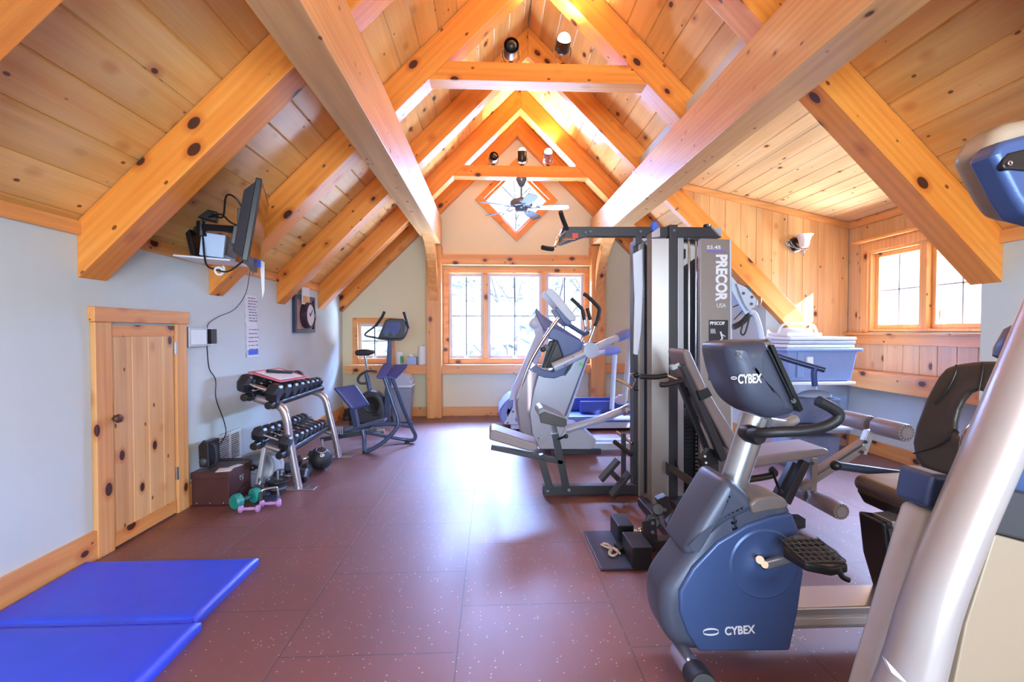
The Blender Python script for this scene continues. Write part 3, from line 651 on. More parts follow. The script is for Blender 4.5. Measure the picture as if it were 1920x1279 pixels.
# --- things hung on the wall
root = thing('photo_frame', 'small silver and black digital frame on the left wall beside the little door', 'picture frame', (XL, 3.63, 1.16))
part(MB().box(XL, XL + .03, 3.525, 3.745, 1.165, 1.315), 'frame', SILV, root, bevel=.004)
part(MB().box(XL, XL + .022, 3.505, 3.53, 1.165, 1.315), 'frame_side', BLACK, root, bevel=.002)
part(MB().box(XL + .029, XL + .032, 3.545, 3.725, 1.185, 1.295), 'screen', plain('pale_screen', 'e4ecea', 0.25), root)
root = thing('power_adapter', 'black power adapter plugged into the wall right of the small silver frame', 'adapter', (XL, 3.80, 1.19))
part(MB().box(XL, XL + .045, 3.775, 3.845, 1.185, 1.30), 'adapter_body', BLACK, root, bevel=.005)
part(MB().box(XL, XL + .006, 3.76, 3.86, 1.17, 1.31), 'wall_plate', WHITE, root, bevel=.002)
def cord(pts, r=.004): return MB().tube(pts, r, seg=8, smooth=6)
part(cord([P(388, 616, X=XL + .03), P(392, 606, X=XL + .02), P(410, 594, X=XL + .02), P(440, 580, X=XL + .02), P(460, 552, X=XL + .05), P(468, 515, 3.55), P(470, 500, 3.2)], .003), 'power_cord', BLACK, root)
def wavy(y0, y1, z0, z1, x, amp=.006, n=24):
    mb = MB(); vs = []
    for t_ in (0, .0012):
        for j in range(n + 1):
            for i in range(5):
                zz = z0 + (z1 - z0) * j / n; vs.append((x + t_ + amp * (1 + math.sin(j * .9 + i * .5)) * (.3 + .7 * (n - j) / n), y0 + (y1 - y0) * i / 4, zz))
    m = (n + 1) * 5; fs = []
    for j in range(n):
        for i in range(4):
            a = j * 5 + i; fs += [(a, a + 1, a + 6, a + 5), (m + a, m + a + 5, m + a + 6, m + a + 1)]
    for j in range(n): fs += [(j * 5, j * 5 + 5, m + j * 5 + 5, m + j * 5), (j * 5 + 4, m + j * 5 + 4, m + j * 5 + 9, j * 5 + 9)]
    fs += [(0, m, m + 1, 1), (n * 5, n * 5 + 1, m + n * 5 + 1, m + n * 5)]
    return mb.add(vs, fs)
INK = plain('ink', '5d5a78', 0.8); BLUEINK = plain('blue_print', '4a6fe0', 0.7)
def chart(name, label, y0, y1, z0, z1, x, rows, blue=None, cat='paper'):
    r_ = thing(name, label, cat, (x, (y0 + y1) / 2, z0)); part(wavy(y0, y1, z0, z1, x), 'sheet', PAPER, r_)
    mb = MB(); rn = random.Random(int(y0 * 100))
    for k in range(rows):
        zz = z1 - .03 - (z1 - z0 - .06) * k / rows; a = y0 + .02 + rn.uniform(0, .05) * (y1 - y0) * 3
        while a < y1 - .03:
            L = rn.uniform(.012, .045); mb.box(x + .0135, x + .0145, a, min(a + L, y1 - .01), zz, zz + .008); a += L + rn.uniform(.008, .02)
    part(mb, 'printing', INK, r_)
    if blue: part(MB().box(x + .0135, x + .0148, y0 + .02, y1 - .02, z0 + .02, z0 + .02 + blue), 'blue_panel', BLUEINK, r_)
    return r_
chart('wall_chart', 'upper long white printed sheet taped to the wall between the frame and the clock', 4.36, 4.565, 1.32, 1.615, XL, 9)
chart('wall_chart', 'lower white sheet with a blue block at its foot, taped under another sheet', 4.37, 4.585, 1.045, 1.325, XL, 6, .045)
root = thing('wall_clock', 'round wall clock mounted on a pink board in a dark rectangular frame', 'clock', (XL, 5.66, 1.27))
mb = MB(); mb.box(XL, XL + .04, 5.37, 5.41, 1.27, 1.70).box(XL, XL + .04, 5.92, 5.96, 1.27, 1.70).box(XL, XL + .04, 5.41, 5.92, 1.66, 1.70).box(XL, XL + .04, 5.41, 5.92, 1.27, 1.31)
part(mb, 'frame', plain('navy_frame', '2a3350', 0.35), root, bevel=.004)
part(MB().box(XL, XL + .012, 5.40, 5.93, 1.30, 1.67), 'backing_board', plain('dusty_pink_board', 'c9a59b', 0.7), root)
part(MB().lathe((XL + .012, 5.70, 1.475), [(.150, 0), (.155, .02), (.150, .07), (.135, .08), (.130, .062)], axis=(1, 0, 0), seg=40), 'clock_rim', plain('dark_plum_rim', '3a2a38', 0.35), root)
part(MB().lathe((XL + .07, 5.70, 1.475), [(.131, 0), (.131, .006)], axis=(1, 0, 0), seg=40), 'clock_face', WHITE, root)
part(MB().bar((XL + .080, 5.70, 1.475), (XL + .080, 5.76, 1.54), .006, .004, up=(1, 0, 0)).bar((XL + .080, 5.70, 1.475), (XL + .080, 5.665, 1.50), .008, .004, up=(1, 0, 0)).cyl((XL + .076, 5.70, 1.475), (XL + .084, 5.70, 1.475), .010), 'clock_hands', BLACK, root)
root = thing('paper_note', 'paper note with an orange picture pinned over the top of the framed clock', 'note', (XL + .05, 5.62, 1.60))
part(MB().box(XL + .045, XL + .047, 5.53, 5.76, 1.60, 1.80), 'sheet', PAPER, root); part(MB().box(XL + .047, XL + .0485, 5.56, 5.73, 1.62, 1.70), 'picture', plain('orange_print', 'e3b27c', 0.7), root)
# wall register
root = thing('wall_vent', 'white louvred return air vent low on the left wall behind the chest', 'vent', (XL, 4.08, .15))
mb = MB(); yring(mb, 3.90, 4.26, .155, .43, .025, XL, XL + .012); part(mb, 'vent_frame', WHITE, root, bevel=.002)
mb = MB()
for k in range(14): mb.obox((XL + .008, 4.08, .187 + k * .0165), .004, .31, .012, (0, R(35), 0))
mb.box(XL + .001, XL + .015, 4.075, 4.085, .17, .42); part(mb, 'louvres', WHITE, root)
part(MB().box(XL, XL + .002, 3.92, 4.24, .17, .42), 'duct_opening', BLACK, root)

# --- television on its swing arm
NT, FT, NB = Vector((-1.42, 3.00, 2.23)), Vector((-1.656, 3.60, 2.23)), Vector((-1.51, 3.00, 1.715))
eu = (FT - NT); W_ = eu.length; eu.normalize(); ev = (NB - NT); ev = (ev - eu * ev.dot(eu)); H_ = ev.length; ev.normalize(); en = eu.cross(ev); en = en if en.x < 0 else -en   # en points back to the wall
root = thing('television', 'flat black television tilted on a swing arm below the left roof boards', 'television', NB)
def slabv(o, u, v, n, a0, a1, b0, b1, c0, c1):
    return MB().hexa([o + u * a + v * b_ + n * c for c in (c0, c1) for a, b_ in ((a0, b0), (a1, b0), (a1, b1), (a0, b1))])
part(slabv(NT, eu, ev, en, 0, W_, 0, H_, 0, .035), 'bezel', BLACK, root, bevel=.006)
mb = MB(); bk = [NT + eu * a + ev * b_ + en * .034 for a, b_ in ((.015, .02), (W_ - .015, .02), (W_ - .015, H_ - .02), (.015, H_ - .02))]; bq = [NT + eu * a + ev * b_ + en * .095 for a, b_ in ((.06, .08), (W_ - .06, .08), (W_ - .06, H_ - .05), (.06, H_ - .05))]
mb.hexa(bk + bq); part(mb, 'rear_housing', GREY, root, bevel=.008)
mb = MB()
for k in range(10): b0 = .20 + k * .016; mb.hexa([NT + eu * a + ev * b_ + en * c for c in (.09, .098) for a, b_ in ((.10, b0), (.30, b0), (.30, b0 + .007), (.10, b0 + .007))])
part(mb, 'rear_slots', BLACK, root)
SCR = plain('dark_glass', '0b0c10', 0.06, spec=0.8, coat=.5)
part(slabv(NT, eu, ev, -en, .03, W_ - .03, .03, H_ - .045, 0, .003), 'screen', SCR, root)
part(slabv(NT, eu, ev, en, .12, .34, .30, .42, .094, .125), 'connector_panel', BLACK, root, bevel=.005)
root = thing('tv_bracket', 'black steel swing arm bracket between roof boards and television', 'wall bracket', (-2.1, 3.45, 1.9))
mid = NT + eu * (W_ * .5) + ev * (H_ * .55) + en * .10
wp = Vector((-2.13, 3.50, 2.00))
part(MB().obox(wp, .035, .20, .36, (0, R(-12), 0)), 'wall_plate', BLACK, root, bevel=.005)
el = Vector((-1.97, 3.30, 1.98))
part(MB().bar(wp, el, .05, .05).cyl(el - Vector((0, 0, .05)), el + Vector((0, 0, .05)), .03), 'inner_arm', BLACK, root, bevel=.004)
part(MB().bar(el + Vector((0, 0, .01)), mid, .045, .045, up=(0, 0, 1)), 'outer_arm', BLACK, root, bevel=.004)
part(MB().obox(mid, .03, .22, .24, (0, 0, math.atan2(eu.y, eu.x) - R(90))), 'screen_plate', BLACK, root, bevel=.004)
root = thing('cable_box', 'pale blue and white media box standing on the shelf under the television arm', 'media box', (-1.92, 3.42, 1.79))
part(MB().obox((-1.94, 3.45, 1.875), .15, .26, .16, (0, R(6), R(12))), 'box_body', plain('pale_blue_casing', 'b8cbe6', 0.4), root, bevel=.008)
part(MB().obox((-1.862, 3.46, 1.88), .012, .24, .13, (0, R(6), R(12))), 'box_front', GREY, root, bevel=.003)
solo(MB().obox((-1.99, 3.47, 1.785), .36, .34, .012, (0, R(4), R(6))), 'bracket_shelf', WHITE, 'white shelf plate under the media box beside the television', 'shelf', bevel=.003)
solo(MB().obox((-2.00, 3.42, 2.10), .13, .08, .07, (0, R(10), R(20))), 'power_brick', BLACK, 'black power brick above the media box at the television bracket', 'adapter', bevel=.008)
solo(cord([(-1.96, 3.40, 2.11), (-1.85, 3.34, 2.07), (-1.76, 3.22, 2.18), (-1.68, 3.18, 2.16), (-1.64, 3.22, 2.08)], .006), 'cable', BLACK, 'black cable looping from the power brick to the top of the television', 'cable')
solo(cord([(-1.97, 3.38, 2.08), (-1.84, 3.30, 2.08), (-1.74, 3.24, 2.01), (-1.64, 3.26, 1.97)], .006), 'cable', BLACK, 'black cable sagging between power brick and the middle of the television', 'cable')
solo(cord([(-2.02, 3.40, 2.06), (-1.96, 3.30, 1.90), (-1.93, 3.28, 1.74), (-1.86, 3.27, 1.70), (-1.74, 3.2, 1.68), (-1.62, 3.15, 1.74)], .006), 'cable', BLACK, 'black cable hanging in a loop below the media box', 'cable')
solo(MB().torus((-1.84, 3.27, 1.69), .025, .008, (0, 1, .3)).torus((-1.815, 3.275, 1.70), .022, .007, (1, 1, 0)), 'cable_bundle', WHITE, 'bundled black and white cable tied at the bottom of the loop', 'cable')
r_ = thing('hanging_paper', 'white paper with a blue corner hanging from the foot of the television', 'paper', (-1.66, 3.42, 1.60))
mb = MB().hexa([P(487, 487, 3.40), P(496, 492, 3.40), P(496, 545, 3.42), P(492, 560, 3.42), P(487, 487, 3.402), P(496, 492, 3.402), P(496, 545, 3.422), P(492, 560, 3.422)]); part(mb, 'sheet', PAPER, r_)
part(MB().hexa([P(481, 485, 3.385), P(489, 488, 3.385), P(489, 502, 3.385), P(481, 500, 3.385), P(481, 485, 3.39), P(489, 488, 3.39), P(489, 502, 3.39), P(481, 500, 3.39)]), 'blue_corner', BLUEINK, r_)

# --- dark red chest and what stands on it
LEATH = plain('oxblood_leatherette', '4c2a2a', 0.42, bump=0.5, bscale=55, var=.18)
root = thing('storage_chest', 'dark red leatherette chest against the left wall beyond the door', 'chest', (-2.06, 3.67, 0))
part(MB().box(-2.195, -1.93, 3.52, 3.84, 0.004, .20), 'chest_body', LEATH, root, bevel=.004)
part(MB().box(-2.20, -1.925, 3.515, 3.845, .20, .247), 'chest_lid', LEATH, root, bevel=.004)
part(MB().torus((-1.922, 3.68, .155), .018, .003, (1, 0, .3)).cyl((-1.928, 3.665, .175), (-1.918, 3.665, .175), .007).cyl((-1.928, 3.70, .175), (-1.918, 3.70, .175), .007), 'ring_handle', STEEL, root)
for k in range(3): part(MB().sphere((-2.16 + k * .095, 3.519, .02), .005, 8, 6), 'stud', STEEL, root)
root = thing('radio', 'black portable radio with a side handle standing on the dark red chest', 'radio', (-2.08, 3.60, .247))
part(MB().prism(PL([(373, 877), (371, 836), (376, 830), (390, 829), (392, 876)], 3.54), (0, .15, 0)), 'radio_body', BLACK, root, bevel=.008)
part(MB().tube([P(390, 833, 3.57), P(400, 833, 3.57), P(405, 845, 3.57), P(405, 868, 3.57), P(392, 876, 3.57)], .013, seg=12, smooth=4), 'radio_handle', RUB, root)
part(MB().sphere(P(381, 866, 3.54), (.030, .018, .030)), 'radio_speaker', GREY, root)
part(cord([P(388, 648, X=XL + .03), P(392, 690, X=XL + .012), P(404, 712, X=XL + .012), P(405, 748, X=XL + .012), P(420, 790, X=XL + .012), P(423, 815, X=XL + .03), P(408, 838, X=XL + .05), P(396, 850, 3.66)]), 'power_cord', BLACK, root)
part(MB().tube([P(379, 830, 3.58), P(383, 827, 3.58), P(387, 830, 3.58)], .006), 'radio_knob', BLACK, root)
solo(MB().tube([P(406, 863, 3.68), P(425, 862, 3.69), P(454, 861, 3.70)], .011, seg=14, smooth=2), 'foam_roller_grip', RUB, 'slim black foam grip lying across the top of the dark red chest', 'grip')
solo(MB().obox((-1.99, 3.58, .249), .10, .10, .003, (0, 0, R(15))), 'paper_sheet', PAPER, 'loose white paper at the front of the dark red chest top', 'paper')
solo(MB().obox((-1.96, 3.68, .2492), .05, .08, .0025, (0, 0, R(-20))), 'paper_slip', PAPER, 'small paper slip behind the loose sheet on the chest', 'paper')

# --- dumbbells
TEAL = plain('teal_vinyl', '1f8c86', 0.4); TEALD = plain('dark_teal', '14605c', 0.45); LILAC = plain('lilac_vinyl', 'b98ac4', 0.4)
HEX = plain('hex_rubber', '22242b', 0.35, bump=.08)
def hexhead(mb, c, ax, r, L):
    mb.lathe(c, [(r * .72, 0), (r, L * .22), (r, L * .78), (r * .72, L)], axis=ax, seg=6); return mb
def dumbbell(name, label, group, r, L, hl, hr, mats, loc, rot=(0, 0, 0), hexa=True):
    root = thing(name, label, 'dumbbell', loc, group)
    for s_ in (-1, 1):
        mb = MB(); a = Vector((s_ * hl / 2, 0, 0))
        if hexa: hexhead(mb, Vector(loc) + a, (s_, 0, 0), r, L)
        else: mb.lathe(Vector(loc) + a, [(r * .8, 0), (r, L * .15), (r, L * .8), (r * .85, L), (r * .2, L * .97)], axis=(s_, 0, 0), seg=24)
        part(mb, 'weight_head', mats[0], root, bevel=r * .05 if hexa else 0, seg=2, ang=30)
    part(MB().tube([Vector(loc) + Vector((x, 0, 0)) for x in (-hl / 2, -hl * .25, 0, hl * .25, hl / 2)], [hr, hr * .95, hr * 1.15, hr * .95, hr], seg=14), 'handle', mats[1], root)
    root.rotation_euler = rot; return root
# the rack: bent uprights, two tiers of twin rails
RK = plain('rack_silver', 'b7aeb4', 0.25, metal=0.75, var=.03)
root = thing('dumbbell_rack', 'silver two-tier dumbbell rack with black rails beside the left wall', 'dumbbell rack', (-1.7, 4.35, 0))
YA, YZ = 3.88, 4.83
for Yp, px in ((YA, [(560, 917), (551, 870), (542, 820), (537, 785), (528, 765), (510, 756), (478, 746)]), (YZ, [(635, 857), (628, 820), (618, 780), (611, 752), (603, 741), (590, 735), (565, 729)])):
    part(MB().tube(PL(px, Yp), [.032, .033, .034, .034, .034, .034, .032], seg=16, flat=.8, side=(1, 0, 0)), 'upright', RK, root)
    b0 = PL([px[0]], Yp)[0]
    part(MB().box(b0.x - .16, b0.x + .14, Yp - .05, Yp + .05, 0, .008), 'foot_plate', RK, root, bevel=.003)
arms = [(YA, (541, 850), (490, 833)), (YZ, (629, 815), (590, 800))]
for Yp, a, b_ in arms: part(MB().tube([P(*a, Yp), P(*b_, Yp)], .024, seg=14), 'lower_arm', RK, root)
def rail(x, z, y0=3.74, y1=4.90):
    part(MB().cyl((x, y0, z), (x, y1, z), .030, seg=20), 'rail', BLACK, root, bevel=.006)
    part(MB().cyl((x, YA - .06, z), (x, YA - .02, z), .040, seg=20), 'rail_collar', RUB, root, bevel=.004)
TR = [(P(478, 745, YA).x, P(478, 745, YA).z), (P(505, 757, YA).x, P(505, 757, YA).z)]
LR = [(P(492, 834, YA).x, P(492, 834, YA).z), (P(513, 850, YA).x, P(513, 850, YA).z)]
TR = [(-1.93, .765), (-1.745, .70)]; LR = [(-1.86, .38), (-1.665, .305)]
for x, z in TR + LR: rail(x, z)
for (a, b_) in (TR, LR): part(MB().bar((a[0] + .02, 4.36, a[1]), (b_[0] + .0, 4.36, b_[1] + .01), .96, .006, up=(0, 1, 0)), 'shelf_plate', GREY, root)
proto = {}
tilt = math.atan2(TR[1][1] - TR[0][1], TR[1][0] - TR[0][0])
ordin = ['nearest', 'second', 'third', 'fourth', 'fifth', 'sixth', 'seventh', 'eighth', 'ninth']
def row(rails, ys, rad, tier, rot):
    for k, (y, r) in enumerate(zip(ys, rad)):
        mx = (rails[0][0] + rails[1][0]) / 2; mz = (rails[0][1] + rails[1][1]) / 2 + .030 + r * .87
        lab = 'black hexagonal dumbbell, %s of the %s tier of the silver rack' % (ordin[k] + (' from the camera' if k else ' one'), tier)
        loc = (mx + .012, y, mz + .004)
        if not proto:
            proto[0] = dumbbell('hex_dumbbell', lab, 'hex dumbbells on the rack', .075, .095, .135, .017, (HEX, CHROME), (0, 0, 5)); d = proto[0]
            d.location = loc; d.rotation_euler = (0, -rot, 0); d['group'] = 'hex dumbbells on the rack'; d.scale = (1, r / .075, r / .075)
        else:
            d = dup(proto[0], loc, (0, -rot, 0), lab, 'hex dumbbells on the rack'); d.scale = (.62 + .38 * r / .075, r / .075, r / .075)
row(TR, [3.79, 3.955, 4.108, 4.25, 4.385, 4.51, 4.63, 4.745], [.080, .074, .069, .065, .061, .058, .055, .052], 'upper', tilt)
row(LR, [3.82, 3.95, 4.07, 4.182, 4.288, 4.39, 4.488, 4.582, 4.672], [.062, .057, .053, .050, .047, .045, .043, .041, .039], 'lower', tilt)
# red and white tray lying on top of the upper dumbbells
PINK = plain('red_pink_plastic', 'c9606e', 0.4)
root = thing('exercise_tray', 'flat red and white plastic exerciser with a black grip lying on the upper dumbbells', 'exerciser', (-1.83, 4.0, .92))
A, B_, C_, D_ = Vector((-1.93, 3.80, .955)), Vector((-1.70, 3.86, .868)), Vector((-1.66, 4.34, .858)), Vector((-1.90, 4.30, .948))
def quadslab(mb, a, b, c, d, t): n = (b - a).cross(d - a).normalized(); n = n if n.z > 0 else -n; return mb.hexa([a, b, c, d, a + n * t, b + n * t, c + n * t, d + n * t])
def lerp4(u, v): return (A * (1 - u) + B_ * u) * (1 - v) + (D_ * (1 - u) + C_ * u) * v
part(quadslab(MB(), A, B_, C_, D_, .010), 'tray_plate', PINK, root, bevel=.004)
part(quadslab(MB(), *[lerp4(u, v) + Vector((0, 0, .010)) for u, v in ((.12, .12), (.9, .10), (.9, .9), (.12, .88))], .004), 'white_inlay', WHITE, root, bevel=.002)
part(MB().tube([lerp4(.30, .3) + Vector((0, 0, .028)), lerp4(.45, .5) + Vector((0, 0, .028)), lerp4(.62, .78) + Vector((0, 0, .028))], .014, seg=12), 'grip', RUB, root)
# medicine ball
root = thing('medicine_ball', 'black rubber medicine ball with a white emblem on the floor beside the rack', 'ball', (-1.58, 4.40, 0))
bc = Vector((-1.58, 4.40, .105))
part(MB().sphere(bc, .105, 32, 20), 'ball', RUB, root)
part(MB().torus(bc, .1055, .0012, (1, .4, .2), seg=40).torus(bc, .1055, .0012, (.2, 1, .1), seg=40), 'seam', BLACK, root)
part(MB().torus(bc + Vector((.02, -.03, .086)), .045, .005, (.2, -.3, 1), seg=26), 'grip_ring', STEEL, root)
part(MB().torus(bc + Vector((.040, -.083, .050)), .013, .0025, (.36, -.80, .48), seg=16).torus(bc + Vector((.052, -.076, .050)), .010, .0025, (.40, -.78, .48), seg=16).bar(bc + Vector((.030, -.090, .040)), bc + Vector((.060, -.072, .062)), .004, .004), 'emblem', LETTER, root)
solo(MB().cyl((-1.60, 4.50, 0), (-1.60, 4.50, .26), .010), 'steel_pin', STEEL, 'upright steel weight pin rising behind the medicine ball', 'pin')
# weights on the floor under the rack
IRON = plain('grey_iron', '6f6e74', 0.4, metal=.4); IROND = plain('dark_iron', '2d2e35', 0.35, metal=.3)
def plate(name, label, c, ax, r, t, mat, group=None):
    ax = Vector(ax).normalized(); return solo(MB().lathe(c, [(r * .16, 0), (r * .3, -t * .15), (r * .75, -t * .0), (r * .82, -t * .45), (r, -t * .45), (r, t * .55), (r * .82, t * .55), (r * .75, t * .3), (r * .3, t * .3), (r * .28, t * .6), (r * .15, t * .6)], axis=ax, seg=36), name, mat, label, 'weight plate', group)
b0 = P(521, 905, 3.80)
root = thing('plate_stack', 'steel post with small round weight plates stacked on it, at the rack foot', 'weight plates', (b0.x, b0.y, 0))
for k, (z, r) in enumerate(((.0, .058), (.028, .066), (.056, .075))):
    part(MB().lathe((b0.x, b0.y, z), [(r * .7, 0), (r, .004), (r, .022), (r * .85, .025), (r * .8, .018), (r * .4, .018), (r * .35, .024)], seg=32), 'disc', IROND if k != 1 else IRON, root)
part(MB().lathe((b0.x, b0.y, .084), [(.085, 0), (.09, .004), (.09, .020), (.075, .022), (.07, .014), (.035, .014), (.03, .022)], seg=32), 'top_disc', IROND, root)
part(MB().cyl((b0.x, b0.y, 0), (b0.x, b0.y, .175), .010), 'post', STEEL, root)
plate('weight_plate', 'large taupe grey plate standing upright behind the end of the chest', (-1.95, 3.95, .145), (.55, -.8, .12), .145, .03, IRON)
plate('weight_plate', 'pale grey plate leaning behind the larger taupe plate by the rack', (-1.90, 4.08, .125), (.75, -.62, .15), .125, .03, SILV)
root = thing('ab_roller', 'black and silver wheel roller standing beside the grey weight plates', 'ab roller', (-1.80, 3.88, 0))
part(MB().bar(P(497, 838, 3.87) * 1, P(483, 916, 3.82), .05, .035, up=(0, 1, 0)), 'roller_strut', SILV, root, bevel=.008)
part(MB().cyl(P(465, 878, 3.86), P(486, 876, 3.86), .012).sphere(P(474, 877, 3.85), .026), 'roller_hub', BLACK, root)
dm = dumbbell('hex_dumbbell', 'loose black hex dumbbell on the floor under the rack, nearer one', 'loose dumbbells under the rack', .062, .075, .12, .016, (HEX, CHROME), (0, 0, 5)); dm.location = (-1.70, 4.05, .054); dm.rotation_euler = (0, 0, R(6))
d = dup(dm, (-1.80, 4.60, .054), (0, 0, R(60)), 'loose black hex dumbbell turned sideways behind the medicine ball', 'loose dumbbells under the rack')
d = dup(dm, (-1.74, 4.24, .054), (0, 0, R(-8)), 'loose black hex dumbbell far back under the lower tier of the rack', 'loose dumbbells under the rack')
# push-up stands
def stand(label, loc, rz):
    root = thing('push_up_stand', label, 'push-up stand', (0, 0, 0), 'push-up stands')
    part(MB().lathe((0, 0, 0), [(.075, 0), (.08, .008), (.07, .022), (.03, .03)], seg=28), 'base_disc', NAVYD, root)
    part(MB().tube([(-.06, 0, .02), (-.055, 0, .075), (-.04, 0, .095), (.04, 0, .095), (.055, 0, .075), (.06, 0, .02)], .009, seg=10, smooth=3), 'handle_bar', STEEL, root)
    part(MB().hexa([(-.08, -.045, .01), (-.045, -.045, .01), (-.045, .045, .01), (-.08, .045, .01), (-.072, -.03, .085), (-.052, -.03, .085), (-.052, .03, .085), (-.072, .03, .085)]), 'side_cheek', BLACK, root, bevel=.004)
    root.location = loc; root.rotation_euler = (0, 0, rz); return root
NAVYD = plain('dark_navy_plastic', '28304c', 0.35)
s1 = stand('black push-up stand with a silver bar beside the green dumbbell', (-1.675, 3.60, 0), R(35))
s2 = dup(s1, (-1.81, 3.73, 0), None, 'dark push-up stand behind the one with the silver bar', 'push-up stands'); s2.rotation_euler = (0, 0, R(115)); s2.scale = (1.1, 1.1, 1.25)
d = dumbbell('vinyl_dumbbell', 'teal green round-headed dumbbell on the floor before the chest', None, .055, .055, .09, .016, (TEAL, TEALD), (0, 0, 5), hexa=False); d.location = (-1.80, 3.51, .056); d.rotation_euler = (0, 0, R(62))
d = dumbbell('small_dumbbell', 'little lilac dumbbell nearest the camera on the floor by the chest', 'lilac dumbbells', .026, .03, .085, .011, (LILAC, LILAC), (0, 0, 5), hexa=True); d.location = (-1.715, 3.385, .024); d.rotation_euler = (0, 0, R(4))
dup(d, (-1.615, 3.485, .024), (0, 0, R(6)), 'little lilac dumbbell behind the other, before the push-up stand', 'lilac dumbbells')
# =================================================================== far left corner: stretch trainer, upright bike, bin, ledge things
DBL = plain('slate_blue_metal', '4a5878', 0.32, metal=.3)
root = thing('stretch_trainer', 'navy padded stretch trainer with bent tube frame beyond the dumbbell rack', 'stretch machine', (-1.45, 5.2, 0))
def padp(px, Y0, Y1, mat, name, par, bev=.015, lab=None): return part(MB().ypr(px, Y0, Y1), name, mat, par, bevel=bev, label=lab)
# seat pad: a thick tilted slab facing the camera
a, b_, c, d = P(628, 727, 4.95), P(664, 721, 5.12), P(694, 754, 5.12), P(662, 766, 4.95)
def pad4(a, b_, c, d, t): n = (b_ - a).cross(d - a).normalized(); n = n if n.y > 0 else -n; return puff(MB(), [a, b_, c, d], n * t, t * .48)
part(pad4(P(625, 727, 4.95), P(667, 720, 5.05), P(695, 759, 5.05), P(660, 769, 4.95), .05), 'seat_pad', NAVY, root, ang=70)
part(pad4(P(705, 705, 4.98), P(719, 681, 5.10), P(737, 684, 5.12), P(722, 707, 5.0), .03), 'knee_pad', NAVY, root, ang=70)
part(pad4(P(722, 707, 5.22), P(738, 683, 5.34), P(766, 682, 5.36), P(741, 711, 5.24), .03), 'knee_pad', NAVY, root, ang=70)
part(MB().tube([P(720, 706, 5.04), P(728, 730, 5.03), P(738, 760, 5.02), P(747, 790, 5.01), P(740, 808, 5.0), P(715, 832, 4.99), P(690, 846, 4.985), P(684, 842, 4.985), P(683, 822, 4.99), P(680, 806, 5.0)], .022, seg=14, smooth=4), 'near_frame_tube', DBL, root)
part(MB().tube([P(735, 708, 5.28), P(744, 732, 5.3), P(756, 765, 5.34), P(770, 798, 5.40), P(779, 817, 5.42), P(774, 825, 5.42), P(757, 824, 5.42), P(720, 817, 5.36), P(690, 811, 5.3)], .022, seg=14, smooth=4), 'far_frame_tube', DBL, root)
part(MB().bar(P(602, 824, 5.12), P(690, 810, 5.12), .05, .045), 'seat_rail', GREY, root, bevel=.006)
part(MB().bar(P(655, 812, 5.15), P(706, 806, 5.25), .06, .04), 'rail_block', GREY, root, bevel=.006)
part(MB().bar(P(646, 808, 5.08), P(724, 787, 5.08), .13, .028), 'foot_board', DBL, root, bevel=.008)
part(MB().bar(P(662, 765, 5.0), P(669, 800, 5.08), .09, .05), 'seat_post', DBL, root, bevel=.006)
part(MB().bar(P(600, 806, 4.95), P(640, 812, 4.95), .05, .05), 'foot_rest', BLACK, root, bevel=.005)
mb = MB()
for k in range(5): p = P(628 + k * 3.6, 806, 4.90); mb.box(p.x - .004, p.x + .004, 4.885, 4.90, p.z - .045, p.z + .035)
part(mb, 'position_marks', SILV, root)
part(MB().cyl(P(764, 828, 5.42) + Vector((0, -.03, 0)), P(764, 828, 5.42) + Vector((0, .03, 0)), .028), 'rubber_foot', BLACK, root)
part(MB().cyl((P(772, 790, 5.6)), P(772, 800, 5.6), .02).tube([P(700, 798, 5.6), P(735, 795, 5.62), P(770, 800, 5.62)], .02), 'rear_tube', DBL, root)
for q_ in (P(684, 845, 4.985),): part(MB().cyl(Vector((q_.x, q_.y, 0)), Vector((q_.x, q_.y, .03)), .024), 'rubber_foot', BLACK, root)

root = thing('upright_exercise_bike', 'dark upright exercise bike with a wide console in the far left corner', 'exercise bike', (-1.55, 6.2, 0))
Yb = 6.25
part(MB().ypr([(668, 795), (663, 765), (668, 745), (688, 733), (706, 736), (716, 748), (722, 775), (718, 795)], Yb - .10, Yb + .10), 'bike_housing', GREY, root, bevel=.03, seg=4)
part(MB().lathe(P(697, 759, Yb - .10), [(.05, .0), (.10, .0), (.11, -.012), (.10, -.02), (.06, -.012)], axis=(0, 1, 0)), 'crank_cover', BLACK, root)
part(MB().tube([P(694, 737, Yb), P(690, 715, Yb), P(686, 695, Yb)], .028, seg=14), 'seat_tube', DBL, root)
part(MB().bar(P(690, 705, Yb), P(684, 665, Yb), .03, .03), 'seat_post', CHROME, root, bevel=.003)
mb = MB()
for k in range(7): p = P(688.8 - k * .75, 693 - k * 4, Yb); mb.cyl(p + Vector((0, -.018, 0)), p + Vector((0, -.012, 0)), .005, seg=8)
part(mb, 'height_hole', BLACK, root)
part(MB().ypr([(664, 663), (666, 657), (680, 655), (697, 658), (698, 663), (690, 667), (668, 667)], Yb - .10, Yb + .08), 'saddle', BLACK, root, bevel=.02, seg=4)
part(MB().tube([P(706, 697, Yb - .1), P(690, 696, Yb - .16), P(676, 703, Yb - .16), P(671, 713, Yb - .16), P(677, 719, Yb - .16), P(690, 718, Yb - .12)], .016), 'looped_handlebar', GREY, root)
part(MB().hexa([P(718, 795, Yb - .05), P(732, 795, Yb - .05), P(732, 795, Yb + .05), P(718, 795, Yb + .05), P(727, 636, Yb - .05), P(736, 636, Yb - .05), P(736, 636, Yb + .05), P(727, 636, Yb + .05)]), 'mast', DBL, root, bevel=.012)
part(MB().ypr([(708, 634), (722, 600), (730, 597), (757, 598), (762, 606), (756, 634), (740, 636)], Yb - .12, Yb - .04), 'console', GREY, root, bevel=.015, seg=4)
